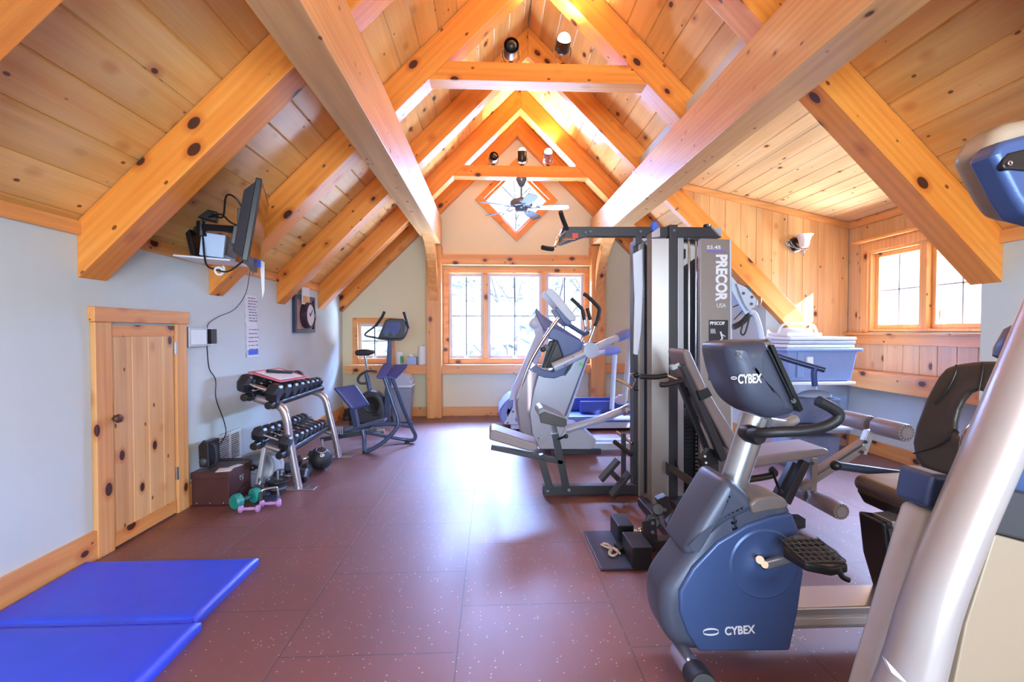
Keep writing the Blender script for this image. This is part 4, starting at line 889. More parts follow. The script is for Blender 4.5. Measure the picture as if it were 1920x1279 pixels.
part(MB().ypr([(716, 625), (727, 604), (750, 604), (752, 612), (746, 627)], Yb - .126, Yb - .118), 'console_screen', NAVY, root, bevel=.002)
part(MB().ypr([(720, 630), (723, 617), (730, 617), (728, 630)], Yb - .132, Yb - .12).ypr([(736, 631), (736, 622), (740, 622), (740, 631)], Yb - .132, Yb - .12), 'button_panel', DBL, root, bevel=.001)
for px in ([(721, 584), (712, 603), (700, 614), (684, 628), (703, 633), (716, 636), (740, 637), (755, 635), (764, 618), (762, 602), (757, 585)],):
    part(MB().tube(PL(px, Yb - .15), .012, seg=10, smooth=4), 'handlebar', GREY, root)
    part(MB().tube(PL([(721, 584), (716, 595), (704, 612)], Yb - .15), .018, seg=10), 'foam_grip', RUB, root); part(MB().tube(PL([(757, 585), (761, 598), (766, 616)], Yb - .15), .018, seg=10), 'foam_grip', RUB, root)
part(MB().box(-1.95, -1.35, Yb - .30, Yb - .24, 0, .05).box(-1.95, -1.35, Yb + .24, Yb + .30, 0, .05).box(-1.70, -1.62, Yb - .28, Yb + .28, .01, .06), 'floor_stabiliser', GREY, root, bevel=.008)
part(MB().tube([P(697, 760, Yb - .12), P(706, 776, Yb - .17)], .012).obox(P(706, 778, Yb - .22), .09, .07, .025), 'pedal', BLACK, root, bevel=.002)
root = thing('floor_fan_motor', 'small black floor device by the wall behind the stretch trainer', 'device', (-2.02, 6.3, 0))
part(MB().ypr([(643, 790), (642, 776), (650, 766), (664, 766), (668, 790)], 6.25, 6.45), 'device_body', BLACK, root, bevel=.02)
part(MB().cyl(P(650, 784, 6.24), P(650, 784, 6.20), .03), 'device_knob', RUB, root, bevel=.004)

# bin
BINM = plain('grey_bin', '8d97aa', 0.4); LIDM = glassmat('smoky_lid', (.72, .78, .88, 1), .2)
root = thing('waste_bin', 'grey plastic waste bin with a domed lid under the far left ledge', 'bin', (-1.27, 6.75, 0))
def frust(x0, x1, y0, y1, z0, z1, tap):
    return MB().hexa([(x0 + tap, y0 + tap, z0), (x1 - tap, y0 + tap, z0), (x1 - tap, y1 - tap, z0), (x0 + tap, y1 - tap, z0), (x0, y0, z1), (x1, y0, z1), (x1, y1, z1), (x0, y1, z1)])
part(frust(-1.42, -1.12, 6.60, 6.90, 0, .50, .035), 'bin_body', BINM, root, bevel=.02)
part(MB().box(-1.43, -1.11, 6.59, 6.91, .50, .53), 'bin_rim', WHITE, root, bevel=.01)
n = 14; pr = [(-1.27 + .155 * math.cos(math.pi * k / n), 6.60, .53 + .17 * math.sin(math.pi * k / n)) for k in range(n + 1)]
part(MB().prism(pr, (0, .30, 0)), 'domed_lid', plain('pale_lid', 'bcc6d6', .25), root, bevel=.008)
# on the ledge
zl = .79
root = thing('wipes_tub', 'white and green cleaning bottle on the far left ledge', 'bottle', (-1.36, 7.06, zl))
part(MB().lathe((-1.36, 7.06, zl), [(.048, 0), (.055, .01), (.055, .15), (.05, .17)], seg=24), 'bottle_body', WHITE, root)
part(MB().lathe((-1.36, 7.06, zl + .168), [(.048, 0), (.048, .02), (.04, .025)], seg=24), 'bottle_cap', WHITE, root)
part(MB().box(-1.345, -1.302, 7.00, 7.012, zl + .02, zl + .13), 'green_label', plain('green_label', '3f9a63', .5), root, bevel=.003)
root = thing('tissue_box', 'pale blue tissue box between bottle and paper roll', 'tissue box', (-1.18, 7.06, zl))
part(MB().box(-1.25, -1.11, 7.0, 7.12, zl, zl + .115), 'carton', plain('pale_blue_card', 'a3b6e0', .6), root, bevel=.003)
mb = MB(); mb.hexa([(-1.21, 7.03, zl + .115), (-1.15, 7.03, zl + .115), (-1.15, 7.08, zl + .115), (-1.21, 7.08, zl + .115), (-1.22, 7.05, zl + .16), (-1.155, 7.03, zl + .15), (-1.145, 7.06, zl + .158), (-1.2, 7.07, zl + .148)]); part(mb, 'tissue', PAPER, root, bevel=.004)
root = thing('paper_towel_roll', 'white paper towel roll standing against the left window post', 'paper roll', (-1.02, 7.06, zl))
part(MB().lathe((-1.02, 7.06, zl), [(.02, .002), (.066, 0), (.068, .005), (.068, .275), (.066, .28), (.02, .278)], seg=30), 'roll', PAPER, root)
part(MB().lathe((-1.02, 7.06, zl), [(.019, 0), (.019, .282), (.015, .282)], seg=16), 'cardboard_core', plain('card_core', '9c7a5c', .8), root)

# =================================================================== overhead: fan, spotlights, sconce
FANM = plain('pewter', '6f7686', 0.3, metal=.5); BLADE = plain('pale_grey_blade', '6d7a8e', 0.35)
fc = Vector((.40, 6.245, 0))
root = thing('ceiling_fan', 'grey five-blade ceiling fan hung from the far collar beam', 'ceiling fan', (.40, 6.245, 2.86))
part(MB().lathe(fc + Vector((0, 0, 3.19)), [(.02, 0), (.035, .02), (.055, .06), (.07, .10), (.07, .115)]), 'canopy', FANM, root)
part(MB().cyl(fc + Vector((0, 0, 3.04)), fc + Vector((0, 0, 3.22)), .012), 'downrod', FANM, root)
part(MB().lathe(fc + Vector((0, 0, 2.87)), [(.03, -.02), (.07, 0), (.085, .03), (.085, .055), (.135, .065), (.15, .09), (.15, .125), (.13, .15), (.06, .17), (.03, .19)]), 'motor_housing', FANM, root)
part(MB().lathe(fc + Vector((0, 0, 2.925)), [(.088, 0), (.12, .004), (.12, .014), (.088, .02)], seg=20), 'vent_ring', GREY, root)
for k in range(5):
    t = R(-8 + 72 * k); u = Vector((math.cos(t), math.sin(t), 0)); v = Vector((-math.sin(t), math.cos(t), 0)); z = 2.915
    part(MB().bar(fc + u * .08 + Vector((0, 0, z)), fc + u * .20 + Vector((0, 0, z)), .03, .006, up=v).torus(fc + u * .215 + Vector((0, 0, z)), .03, .005, (0, 0, 1), seg=18), 'blade_iron', FANM, root)
    pit = -.22; vv = v * math.cos(pit) + Vector((0, 0, 1)) * math.sin(pit)
    prof = [(.20, .045), (.26, .06), (.40, .068), (.55, .072), (.61, .06), (.63, .03)]
    pts = [fc + Vector((0, 0, z)) + u * r_ + vv * w_ for r_, w_ in prof] + [fc + Vector((0, 0, z)) + u * r_ - vv * w_ for r_, w_ in reversed(prof)]
    part(MB().prism(pts, u.cross(vv) * .007), 'blade', BLADE, root, bevel=.002)
LIT = plain('lit_bulb', 'fff3df', .3, emis=40, ecol='ffeccf')
CAN = plain('antique_brass_dark', '3a3026', 0.3, metal=.7)
def spot(label, c, d, r, L, lit, base_z, can=CAN, e=22, ld=None):
    c, d = Vector(c), Vector(d).normalized(); ld = Vector(ld).normalized() if ld else d; root = thing('spotlight', label, 'spotlight', (c.x, c.y, base_z), 'spotlights on the collar beams')
    b0 = c - d * L * .45
    part(MB().lathe(b0, [(r * .25, 0), (r * .8, L * .08), (r, L * .25), (r, L), (r * .9, L), (r * .88, L * .55), (r * .2, L * .5)], axis=d, seg=26), 'lamp_can', can, root)
    side = d.cross(Vector((0, 0, 1))); side = side.normalized() if side.length > .2 else Vector((1, 0, 0))
    part(MB().tube([c + side * (r + .008), c + side * (r + .008) - Vector((0, 0, r * .9)), Vector((c.x, c.y, base_z + .03)) + side * r * .6, Vector((c.x, c.y, base_z + .03)) - side * r * .6, c - side * (r + .008) - Vector((0, 0, r * .9)), c - side * (r + .008)], .005, seg=8, smooth=2), 'yoke', CHROME, root)
    part(MB().cyl((c.x, c.y, base_z), (c.x, c.y, base_z + .035), .022), 'mount', BLACK, root)
    part(MB().sphere(b0 + d * L * (.98 if lit else .82), r * .84, 18, 12), 'bulb', LIT if lit else BLACK, root)
    if lit:
        l = bpy.data.lights.new('spot_glow', 'SPOT'); l.energy = e; l.color = (1.0, .85, .58); l.spot_size = R(140); l.spot_blend = .9; l.shadow_soft_size = .05
        o = bpy.data.objects.new('spot_glow', l); COL.objects.link(o); o.parent = root; o.location = b0 + d * (L * .98) + ld * (r + .03) - Vector(root.location); o.rotation_euler = ld.to_track_quat('-Z', 'Y').to_euler()
    return root
p1, p2 = P(958, 95, 3.90), P(1055, 88, 3.90)
spot('dark spotlight facing the room on the near collar beam', p1, (0, -1, -.1), .062, .16, False, 3.455)
spot('shining bare spotlight right of centre on the near collar beam', p2, (.05, -.85, .5), .060, .11, True, 3.455, e=70, ld=(0, -.3, 1))
p0 = P(898, 109, 3.90)
root = thing('junction_box', 'small black fitting left of the spotlights on the near collar beam', 'light fitting', (p0.x, p0.y, 3.455))
part(MB().box(p0.x - .05, p0.x + .06, 3.88, 3.95, 3.455, 3.467), 'track', BLACK, root); part(MB().box(p0.x - .01, p0.x + .03, 3.89, 3.94, 3.467, 3.485), 'knob', BLACK, root, bevel=.004)
for x, lit, lab, d in ((925, False, 'dark spotlight at the left end of the far collar beam', (.1, -1, -.1)), (979, True, 'lit spotlight in the middle of the far collar beam pointing up', (0, -.1, 1)), (1027, True, 'lit spotlight at the right of the far collar beam', (0, -.75, .65))):
    p = P(x, 296, 6.24); spot(lab, p, d, .058, .15, lit, 3.455, e=70, ld=(0, -.2, 1), can=CAN if x != 1027 else STEEL)
# sconce
root = thing('wall_sconce', 'wrought scroll wall sconce with a tulip glass shade on the boarded dormer wall', 'wall lamp', P(1490, 465, YS - .02))
pc = P(1490, 458, YS - .015)
part(MB().lathe(pc, [(.075, 0), (.075, -.01), (.05, -.028), (.01, -.03)], axis=(0, 1, 0)), 'backplate', CAN, root)
ps = P(1508, 455, YS - .14)
prof = [(.022, -.055), (.035, -.05), (.05, -.02), (.055, .02), (.068, .06), (.088, .085), (.084, .086), (.062, .055), (.048, .015), (.02, -.045)]
GL = plain('milky_glass', 'efe6e4', .3)
part(MB().lathe(ps, prof, seg=36), 'glass_shade', GL, root)
part(MB().tube([pc + Vector((0, -.03, 0)), pc + Vector((.03, -.08, -.06)), ps + Vector((0, 0, -.10)), ps + Vector((0, 0, -.05))], .008), 'arm', CHROME, root)
def scroll(c, r, turns, sgn, tail):
    pts = [c + Vector((sgn * r * (1 - .75 * k / 20) * math.cos(turns * 6.283 * k / 20), -.02, r * (1 - .75 * k / 20) * math.sin(turns * 6.283 * k / 20))) for k in range(21)]
    return MB().tube([c + tail] + pts, .006, seg=8, smooth=2)
part(scroll(pc + Vector((-.10, -.02, .0)), .035, 1.1, 1, Vector((.10, -.02, -.06))), 'scroll', STEEL, root); part(scroll(pc + Vector((.10, -.02, -.05)), .032, 1.1, -1, Vector((-.12, -.02, -.04))), 'scroll', STEEL, root)
part(MB().tube([pc + Vector((-.09, -.03, -.02)), pc + Vector((-.04, -.03, -.09)), pc + Vector((.04, -.03, -.08)), pc + Vector((.09, -.03, -.13))], .006).tube([pc + Vector((-.12, -.03, .03)), pc + Vector((-.06, -.03, -.03)), pc + Vector((.04, -.03, -.05)), pc + Vector((.10, -.03, .0))], .005), 'branch', STEEL, root)
# =================================================================== multi gym in the middle right
def Q(par, name, mat, px, Y0, Y1, bevel=.005, seg=3, label=None): return part(MB().ypr(px, Y0, Y1), name, mat, par, bevel=bevel, seg=seg, label=label)
root = thing('multi_gym', 'tall taupe and charcoal home multi gym with weight stack, bench and pulley boom', 'home gym', (1.35, 3.3, 0))
G = root
Q(G, 'base_rail', DSTEEL, [(1018, 912), (1200, 910), (1200, 928), (1018, 928)], 3.60, 3.67)
for x, y in ((1027, 920), (1067, 919), (1150, 919)): part(MB().cyl(P(x, y, 3.60), P(x, y, 3.59), .012, seg=12), 'bolt', BLACK, G)
part(MB().bar(P(1012, 852, 3.62), P(1031, 916, 3.62), .06, .055), 'seat_strut', DSTEEL, G, bevel=.004)
part(MB().bar(P(1040, 812, 3.62), P(1061, 914, 3.62), .06, .055), 'seat_strut', DSTEEL, G, bevel=.004)
part(MB().bar(P(921, 838, 3.62), P(1055, 866, 3.62), .06, .035), 'seat_beam', DSTEEL, G, bevel=.004)
Q(G, 'outer_seat_pad', PAD, [(917, 825), (918, 809), (925, 806), (1005, 832), (1009, 836), (1007, 846), (990, 846)], 3.50, 3.76, .014, 4)
Q(G, 'thigh_pad', DPAD, [(1012, 785), (1013, 777), (1022, 773), (1062, 787), (1063, 796), (1059, 801), (1050, 801), (1014, 793)], 3.38, 3.40, .004)
Q(G, 'thigh_pad_cover', plain('grey_vinyl', '7e828e', .35), [(1008, 776), (1010, 768), (1018, 764), (1060, 782), (1062, 790), (1056, 796), (1012, 784)], 3.40, 3.66, .014, 4)
part(MB().bar(P(1036, 792, 3.62), P(1041, 816, 3.62), .045, .045), 'thigh_pad_post', CHROME, G, bevel=.003)
part(MB().cyl(P(1046, 824, 3.60), P(1060, 818, 3.50), .010).sphere(P(1061, 818, 3.49), .018), 'adjuster_pin', BLACK, G)
# tower
Q(G, 'tower_frame', DSTEEL, [(1188, 452), (1199, 448), (1199, 930), (1188, 926)], 3.62, 3.72)
Q(G, 'side_shroud', TAUPE, [(1197, 456), (1208, 452), (1208, 934), (1197, 930)], 3.58, 3.62)
Q(G, 'tower_back_panel', GREY, [(1205, 450), (1214, 450), (1216, 925), (1205, 925)], 3.66, 3.72)
part(MB().prism([P(1213, 447, 3.46), P(1222, 447, 3.42), P(1256, 447, 3.40), P(1256, 447, 3.43), P(1224, 447, 3.45), P(1215, 447, 3.49)], P(1222, 948, 3.42) - P(1222, 447, 3.42)), 'main_shroud', TAUPE, G, bevel=.003)
Q(G, 'tower_post', DSTEEL, [(1255, 421), (1271, 421), (1271, 938), (1255, 938)], 3.39, 3.46)
Q(G, 'inner_shroud', SILV, [(1271, 446), (1282, 446), (1282, 930), (1271, 932)], 3.46, 3.50, .003)
Q(G, 'stack_housing', GREY, [(1278, 447), (1318, 447), (1318, 925), (1278, 925)], 3.66, 3.72)
for x in (1292, 1305): part(MB().cyl(P(x, 447, 3.56), P(x, 928, 3.56), .0085), 'guide_rod', CHROME, G)
wp_ = plain('stack_iron', '1b1b20', .4)
for k in range(20):
    y = 781 + 7.26 * k; a, b_ = P(1283, y, 3.50), P(1313, y + 6.6, 3.50)
    pl = part(MB().box(a.x, b_.x, 3.50, 3.64, b_.z, a.z), 'stack_plate', wp_, G, bevel=.002, seg=2)
    c = P(1303 if k > 8 else 1304, y + 5.9, 3.50)
    text(str(k + 1), .021, (c.x, 3.499, c.z), (1, 0, 0), (0, 0, 1), LETTER, pl, name='numeral', bold=.0006)
Q(G, 'stack_head', wp_, [(1286, 768), (1297, 768), (1297, 781), (1286, 781)], 3.52, 3.62, .003)
Q(G, 'logo_shroud', TAUPE, [(1313, 447), (1368, 449), (1372, 940), (1313, 940)], 3.38, 3.42, .004)
Q(G, 'shroud_edge', LBLUE, [(1368, 449), (1371, 449), (1375, 940), (1372, 940)], 3.385, 3.60, .002)
Q(G, 'tower_foot', DSTEEL, [(1250, 935), (1330, 935), (1330, 952), (1250, 952)], 3.40, 3.47)
ts = P(1343.5, 477, 3.379)
text('PRECOR', .112, (ts.x, 3.378, ts.z), (0, 0, -1), (1, 0, 0), LETTER, G, name='brand_lettering', bold=.005, xs=.80)
ts = P(1343.5, 576.5, 3.379); text('USA', .043, (ts.x, 3.378, ts.z), (1, 0, 0), (0, 0, 1), LETTER, G, name='brand_lettering', xs=.88)
ts = P(1325, 467, 3.379); text('S3.45', .036, (ts.x, 3.378, ts.z), (1, 0, 0), (0, 0, 1), LETTER, G, name='model_lettering', bold=.0006, xs=1.35)
a, b_ = P(1326, 469.5, 3.38), P(1361, 473, 3.38); part(MB().box(a.x, b_.x, 3.3775, 3.379, b_.z, a.z), 'purple_stripe', plain('violet_print', '7a62c8', .5), G)
a, b_ = P(1329, 600, 3.38), P(1364, 713, 3.38); po = part(MB().box(a.x, b_.x, 3.377, 3.379, b_.z, a.z), 'exercise_placard', plain('placard_ink', '26242c', .4), G)
ts = P(1331, 609, 3.375); text('PRECOR', .033, (ts.x, 3.3755, ts.z), (1, 0, 0), (0, 0, 1), LETTER, po, name='placard_heading', bold=.0012, xs=.92)
mb = MB(); rn = random.Random(5)
for y0, n in ((618, 4), (640, 5), (656, 6), (676, 4), (691, 5)):
    for k in range(n): p = P(1332, y0 + k * 2.3, 3.376); mb.box(p.x, p.x + rn.uniform(.025, .042), 3.3758, 3.3765, p.z, p.z + .004)
for c in ((1351, 622), (1350, 696)):
    p = P(*c, 3.376); mb.bar(p, p + Vector((.015, 0, -.05)), .001, .012).bar(p + Vector((.015, 0, -.05)), p + Vector((-.012, 0, -.075)), .001, .01).bar(p + Vector((.01, 0, -.02)), p + Vector((.036, 0, -.035)), .001, .006)
part(mb, 'placard_print', LETTER, po)
# top members
Q(G, 'top_beam', DSTEEL, [(1237, 425), (1354, 426), (1354, 445), (1237, 444)], 3.42, 3.52, .006)
Q(G, 'boom', DSTEEL, [(1056, 425), (1222, 425), (1222, 444), (1204, 444), (1204, 455), (1192, 460), (1192, 443), (1098, 443), (1052, 459), (1047, 446)], 3.52, 3.59, .005)
Q(G, 'boom_bracket', SILV, [(1222, 436), (1238, 425), (1238, 444), (1222, 446)], 3.40, 3.60, .004)
part(MB().cyl(P(1227, 423, 3.56), P(1227, 434, 3.56), .03).sphere(P(1227, 422, 3.56), .028), 'pulley_knob', BLUEINK, G)
part(MB().cyl(P(1326, 421, 3.47), P(1326, 427, 3.47), .03), 'pulley_knob', BLACK, G, bevel=.005)
Q(G, 'warning_label', plain('red_label', 'd8402e', .5), [(1073, 437), (1084, 437), (1084, 446), (1073, 448)], 3.515, 3.521, .001)
for x, y in ((1098, 436), (1107, 434), (1201, 434), (1264, 432)): part(MB().cyl(P(x, y, 3.52 if x < 1250 else 3.39), P(x, y, 3.50 if x < 1250 else 3.38), .010, seg=12), 'bolt', BLACK, G)
part(MB().tube([P(1051, 397, 3.36), P(1055, 410, 3.40), P(1063, 430, 3.46)], .017), 'pull_down_grip', RUB, G)
part(MB().tube([P(1063, 430, 3.46), P(1058, 438, 3.48), P(1048, 445, 3.50), P(1045, 455, 3.46), P(1040, 464, 3.42), P(1034, 466, 3.40)], .012), 'pull_down_bar', CHROME, G)
part(MB().tube([P(1036, 467, 3.40), P(1026, 466, 3.36), P(1017, 464, 3.33)], .017), 'pull_down_grip', RUB, G)
part(MB().tube([P(1047, 458, 3.5), P(1060, 450, 3.52), P(1078, 449, 3.53)], .014), 'pull_down_pivot', CHROME, G)
# bench
BZ0, BZ1 = 2.88, 3.14
Q(G, 'back_pad', PAD, [(1280, 660), (1286, 653), (1295, 659), (1325, 726), (1345, 760), (1380, 815), (1376, 846), (1366, 843), (1318, 750), (1305, 722), (1288, 688)], BZ0, BZ1, .016, 4)
part(MB().bar(P(1281, 684, 2.92), P(1356, 862, 2.92), .05, .048), 'back_pad_frame', DSTEEL, G, bevel=.004)
part(MB().bar(P(1270, 708, 3.09), P(1328, 850, 3.09), .05, .03), 'back_pad_frame', DSTEEL, G, bevel=.004)
Q(G, 'pad_strap', BLACK, [(1307, 734), (1328, 727), (1336, 742), (1315, 752)], BZ0 - .004, BZ1 + .004, .003)
for pts in ([(1200, 706), (1228, 707), (1250, 704)], [(1238, 721), (1250, 721), (1278, 714)]):
    Yh = 3.02 if pts[0][0] == 1200 else 2.84
    part(MB().tube(PL(pts, Yh), .017), 'press_grip', RUB, G)
part(MB().tube([P(1250, 704, 3.02), P(1262, 708, 3.0), P(1272, 712, 2.98)], .012).bar(P(1258, 690, 2.95), P(1272, 684, 2.95), .04, .03), 'press_link', CHROME, G)
Q(G, 'seat_pad', PAD, [(1398, 864), (1430, 855), (1500, 845), (1545, 840), (1557, 845), (1554, 855), (1416, 878), (1398, 880)], BZ0, BZ1, .016, 4)
Q(G, 'adjuster_cam', BLACK, [(1313, 862), (1330, 842), (1347, 846), (1348, 890), (1322, 892)], 2.98, 3.03, .003)
for x, y in ((1322, 856), (1324, 868), (1327, 882)): part(MB().cyl(P(x, y, 2.98), P(x, y, 2.975), .008, seg=12), 'cam_hole', LETTER, G)
part(MB().bar(P(1509, 864, 2.93), P(1472, 942, 2.93), .05, .05), 'seat_leg', DSTEEL, G, bevel=.004)
part(MB().bar(P(1488, 866, 3.09), P(1455, 930, 3.09), .05, .04), 'seat_leg', DSTEEL, G, bevel=.004)
part(MB().tube([P(1395, 900, 3.0), P(1436, 894, 3.0), P(1453, 888, 3.0), P(1446, 880, 3.0)], .022), 'lower_tube', DPAD, G)
part(MB().tube([P(1448, 880, 2.98), P(1454, 900, 2.98), P(1462, 918, 3.0), P(1472, 926, 3.05)], .008), 'cable_loop', BLACK, G)
part(MB().bar(P(1256, 876, 3.34), P(1324, 924, 3.1), .055, .05), 'lower_frame', DSTEEL, G, bevel=.004)
part(MB().bar(P(1336, 870, 3.0), P(1345, 945, 3.0), .05, .05), 'lower_frame', DSTEEL, G, bevel=.004)
part(MB().box(1.30, 2.05, 2.95, 3.03, 0, .06).box(1.30, 1.38, 3.03, 3.45, 0, .06), 'floor_frame', DSTEEL, G, bevel=.004)
Q(G, 'frame_bracket', DSTEEL, [(1252, 868), (1258, 880), (1270, 880), (1268, 864), (1275, 884), (1262, 892), (1252, 892)], 3.32, 3.36, .001)
# leg developer
part(MB().bar(P(1524, 858, 3.01), P(1520, 944, 3.01), .05, .042), 'leg_lever', TAUPE, G, bevel=.004)
part(MB().bar(P(1500, 915, 3.01), P(1618, 838, 3.01), .05, .04).bar(P(1524, 884, 3.01), P(1616, 826, 3.01), .05, .015), 'leg_lever_arm', TAUPE, G, bevel=.003)
part(MB().bar(P(1614, 850, 3.01), P(1630, 808, 3.01), .045, .05), 'roller_bracket', SILV, G, bevel=.005)
for x, y in ((1523, 869), (1523, 926), (1616, 848), (1623, 829)): part(MB().cyl(P(x, y, 2.985), P(x, y, 2.972), .012, seg=12), 'bolt', BLACK, G)
def roller(x, z, y0, y1, r=.056):
    o = part(MB().lathe((x, y0, z), [(r * .5, 0), (r * .93, .0), (r, .012), (r, y1 - y0 - .012), (r * .93, y1 - y0), (r * .5, y1 - y0)], axis=(0, 1, 0), seg=28), 'foam_roller', PAD, G)
    mb = MB()
    for k in range(14): t = k * math.pi / 7; mb.bar((x + r * .62 * math.cos(t), y0 - .001, z + r * .62 * math.sin(t)), (x + r * .92 * math.cos(t), y0 + .002, z + r * .92 * math.sin(t)), .003, .004)
    part(mb, 'pleats', DPAD, o); part(MB().lathe((x, y0, z), [(r * .6, -.003), (r * .6, .004)], axis=(0, 1, 0), seg=24), 'end_cap', PAD, o, label='flat round end cap')
ru, rl = P(1700, 812, 2.76), P(1578, 960, 2.75)
roller(ru.x, ru.z, 2.76, 2.985); roller(ru.x, ru.z, 3.04, 3.27)
part(MB().cyl((ru.x, 2.80, ru.z), (ru.x, 3.22, ru.z), .014).bar((ru.x, 3.012, ru.z), P(1628, 812, 3.012), .04, .03), 'roller_axle', CHROME, G)
roller(rl.x, rl.z, 2.75, 2.985, .052); roller(rl.x, rl.z, 3.035, 3.25, .052)
part(MB().cyl((rl.x, 2.80, rl.z), (rl.x, 3.2, rl.z), .014), 'roller_axle', CHROME, G)
# right hand press arm
Q(G, 'press_arm', LBLUE, [(1372, 518), (1382, 530), (1407, 584), (1398, 590), (1372, 545)], 3.42, 3.50, .004)
Q(G, 'arm_plate', LBLUE, [(1381, 531), (1398, 538), (1412, 552), (1420, 563), (1419, 572), (1405, 583), (1396, 570)], 3.38, 3.40, .003)
for x, y in ((1394, 550), (1410, 557), (1409, 570)): part(MB().cyl(P(x, y, 3.38), P(x, y, 3.37), .011, seg=12), 'bolt', BLACK, G)
part(MB().cyl(P(1398, 546, 3.44), P(1398, 546, 3.40), .040, seg=28), 'pulley', BLACK, G, bevel=.005)
part(MB().tube(PL([(1405, 585), (1414, 588), (1420, 602), (1425, 620), (1430, 650)], 3.42), .021), 'arm_tube', LBLUE, G)
part(MB().tube(PL([(1374, 614), (1392, 604), (1408, 586)], 3.44), .022), 'cross_tube', DPAD, G)
part(MB().tube(PL([(1404, 588), (1396, 600), (1389, 622), (1393, 628), (1398, 622), (1404, 600), (1406, 590)], 3.36), .006), 'handle_strap', BLACK, G)
part(MB().tube(PL([(1419, 560), (1425, 556), (1428, 565), (1424, 575), (1420, 572), (1421, 562)], 3.36), .004), 'snap_hook', CHROME, G)
part(MB().tube([P(1374, 576, 3.46), P(1396, 567, 3.42)], .004, smooth=1).tube([P(1376, 600, 3.46), P(1402, 572, 3.42)], .004, smooth=1), 'pulley_cable', BLACK, G)
part(MB().tube([P(1428, 650, 3.42), P(1460, 668, 3.36), P(1500, 681, 3.3), P(1546, 694, 3.24)], .020), 'side_handle', plain('navy_tube', '28355c', .35, metal=.3), G)
part(MB().tube([P(1530, 688, 3.26), P(1526, 700, 3.26), P(1528, 724, 3.26)], .020), 'side_grip', plain('navy_foam', '2b3c78', .5), G)
# left foot bars
part(MB().bar(P(1169, 812, 3.63), P(1169, 915, 3.63), .05, .028), 'foot_bar_post', DSTEEL, G, bevel=.003)
part(MB().bar(P(1126, 900, 3.56), P(1159, 862, 3.56), .09, .028).bar(P(1146, 930, 3.46), P(1180, 886, 3.46), .09, .028), 'foot_plate', DSTEEL, G, bevel=.004)
part(MB().bar(P(1140, 878, 3.58), P(1166, 906, 3.58), .04, .04), 'foot_link', DSTEEL, G, bevel=.003)
part(MB().tube([P(1152, 828, 3.66), P(1184, 853, 3.50)], .018, smooth=1), 'foam_roller_bar', RUB, G)
part(MB().tube([P(1156, 810, 3.7), P(1186, 832, 3.56)], .011, smooth=1), 'chrome_handle', CHROME, G)
part(MB().tube([P(1156, 712, 3.7), P(1168, 717, 3.66), P(1186, 728, 3.6)], .011, smooth=1).tube([P(1186, 728, 3.6), P(1191, 710, 3.58), P(1182, 702, 3.6), P(1190, 700, 3.6)], .005), 'chrome_handle', CHROME, G)
part(MB().sphere(P(1193, 704, 3.57), .024).sphere(P(1193, 729, 3.57), .018), 'pivot_knob', BLACK, G)
solo(MB().prism(PL([(1187, 476), (1205, 466), (1206, 540), (1202, 620), (1196, 666), (1188, 664), (1190, 560)], 3.555), (0, .02, 0)), 'towel', plain('pale_towel', 'd9dfec', .9, bump=.4, bscale=120), 'pale towel hanging from the left side of the gym tower', 'towel', bevel=.005)

# --- low pulley with foot blocks, on the floor in front
root = thing('low_pulley', 'low pulley station with two black foot blocks and a flat plate on the floor', 'pulley station', (.8, 2.68, 0)); L_ = root
part(MB().box(.585, .76, 2.46, 2.94, .001, .013), 'floor_plate', NAVYD, L_, bevel=.004)
part(MB().box(.755, .865, 2.46, 2.665, .001, .122), 'foot_block', BLACK, L_, bevel=.004); part(MB().box(.755, .85, 2.745, 2.93, .001, .122), 'foot_block', BLACK, L_, bevel=.004)
part(MB().box(.86, 1.45, 2.66, 2.74, .001, .065).box(1.08, 1.15, 2.74, 3.4, .001, .055), 'base_bar', DSTEEL, L_, bevel=.004)
part(MB().bar(P(1238, 930, 2.70), P(1271, 1012, 2.70), .06, .06), 'slanted_post', DSTEEL, L_, bevel=.004)
part(MB().cyl(P(1224, 978, 2.66), P(1224, 978, 2.69), .042, seg=30), 'pulley_wheel', BLACK, L_, bevel=.006)
part(MB().torus(P(1224, 978, 2.656), .030, .003, (0, 1, 0)), 'wheel_rim', GREY, L_)
Q(L_, 'pulley_bracket', DSTEEL, [(1205, 978), (1230, 974), (1234, 1016), (1206, 1014)], 2.64, 2.655, .003)
Q(L_, 'pulley_bracket', DSTEEL, [(1205, 978), (1230, 974), (1234, 1016), (1206, 1014)], 2.695, 2.71, .003)
for x, y in ((1224, 981), (1224, 998), (1247, 956), (1269, 1000)): part(MB().cyl(P(x, y, 2.64), P(x, y, 2.63), .010, seg=12), 'bolt', BLACK, L_)
part(MB().cyl(P(1234, 955, 2.66), P(1234, 955, 2.72), .035, seg=24), 'upper_pulley', BLACK, L_, bevel=.006)
part(MB().tube([P(1235, 945, 2.67), P(1233, 968, 2.67), P(1228, 980, 2.67)], .003), 'pulley_cable', BLACK, L_)
ROPE = plain('beige_rope', 'cdb8a4', .8, bump=.4, bscale=500)
part(MB().sphere(P(1194, 998, 2.68), (.022, .018, .018)).sphere(P(1201, 995, 2.67), (.016, .016, .016)), 'cable_stop', CHROME, L_)
root = thing('rope_handle', 'beige rope and black strap handle lying on the flat plate of the low pulley', 'rope', (.66, 2.65, .013))
pt = lambda x, y, z=.022: P(x, y, Z=z)
part(MB().tube([pt(1127, 1021), pt(1138, 1026), pt(1150, 1029), pt(1158, 1036), pt(1150, 1042), pt(1142, 1038), pt(1146, 1028), pt(1156, 1030), pt(1162, 1038)], .006, smooth=6).tube([pt(1130, 1019, .03), pt(1140, 1021, .03), pt(1147, 1030, .03), pt(1143, 1039, .03)], .006, smooth=6), 'rope', ROPE, root)
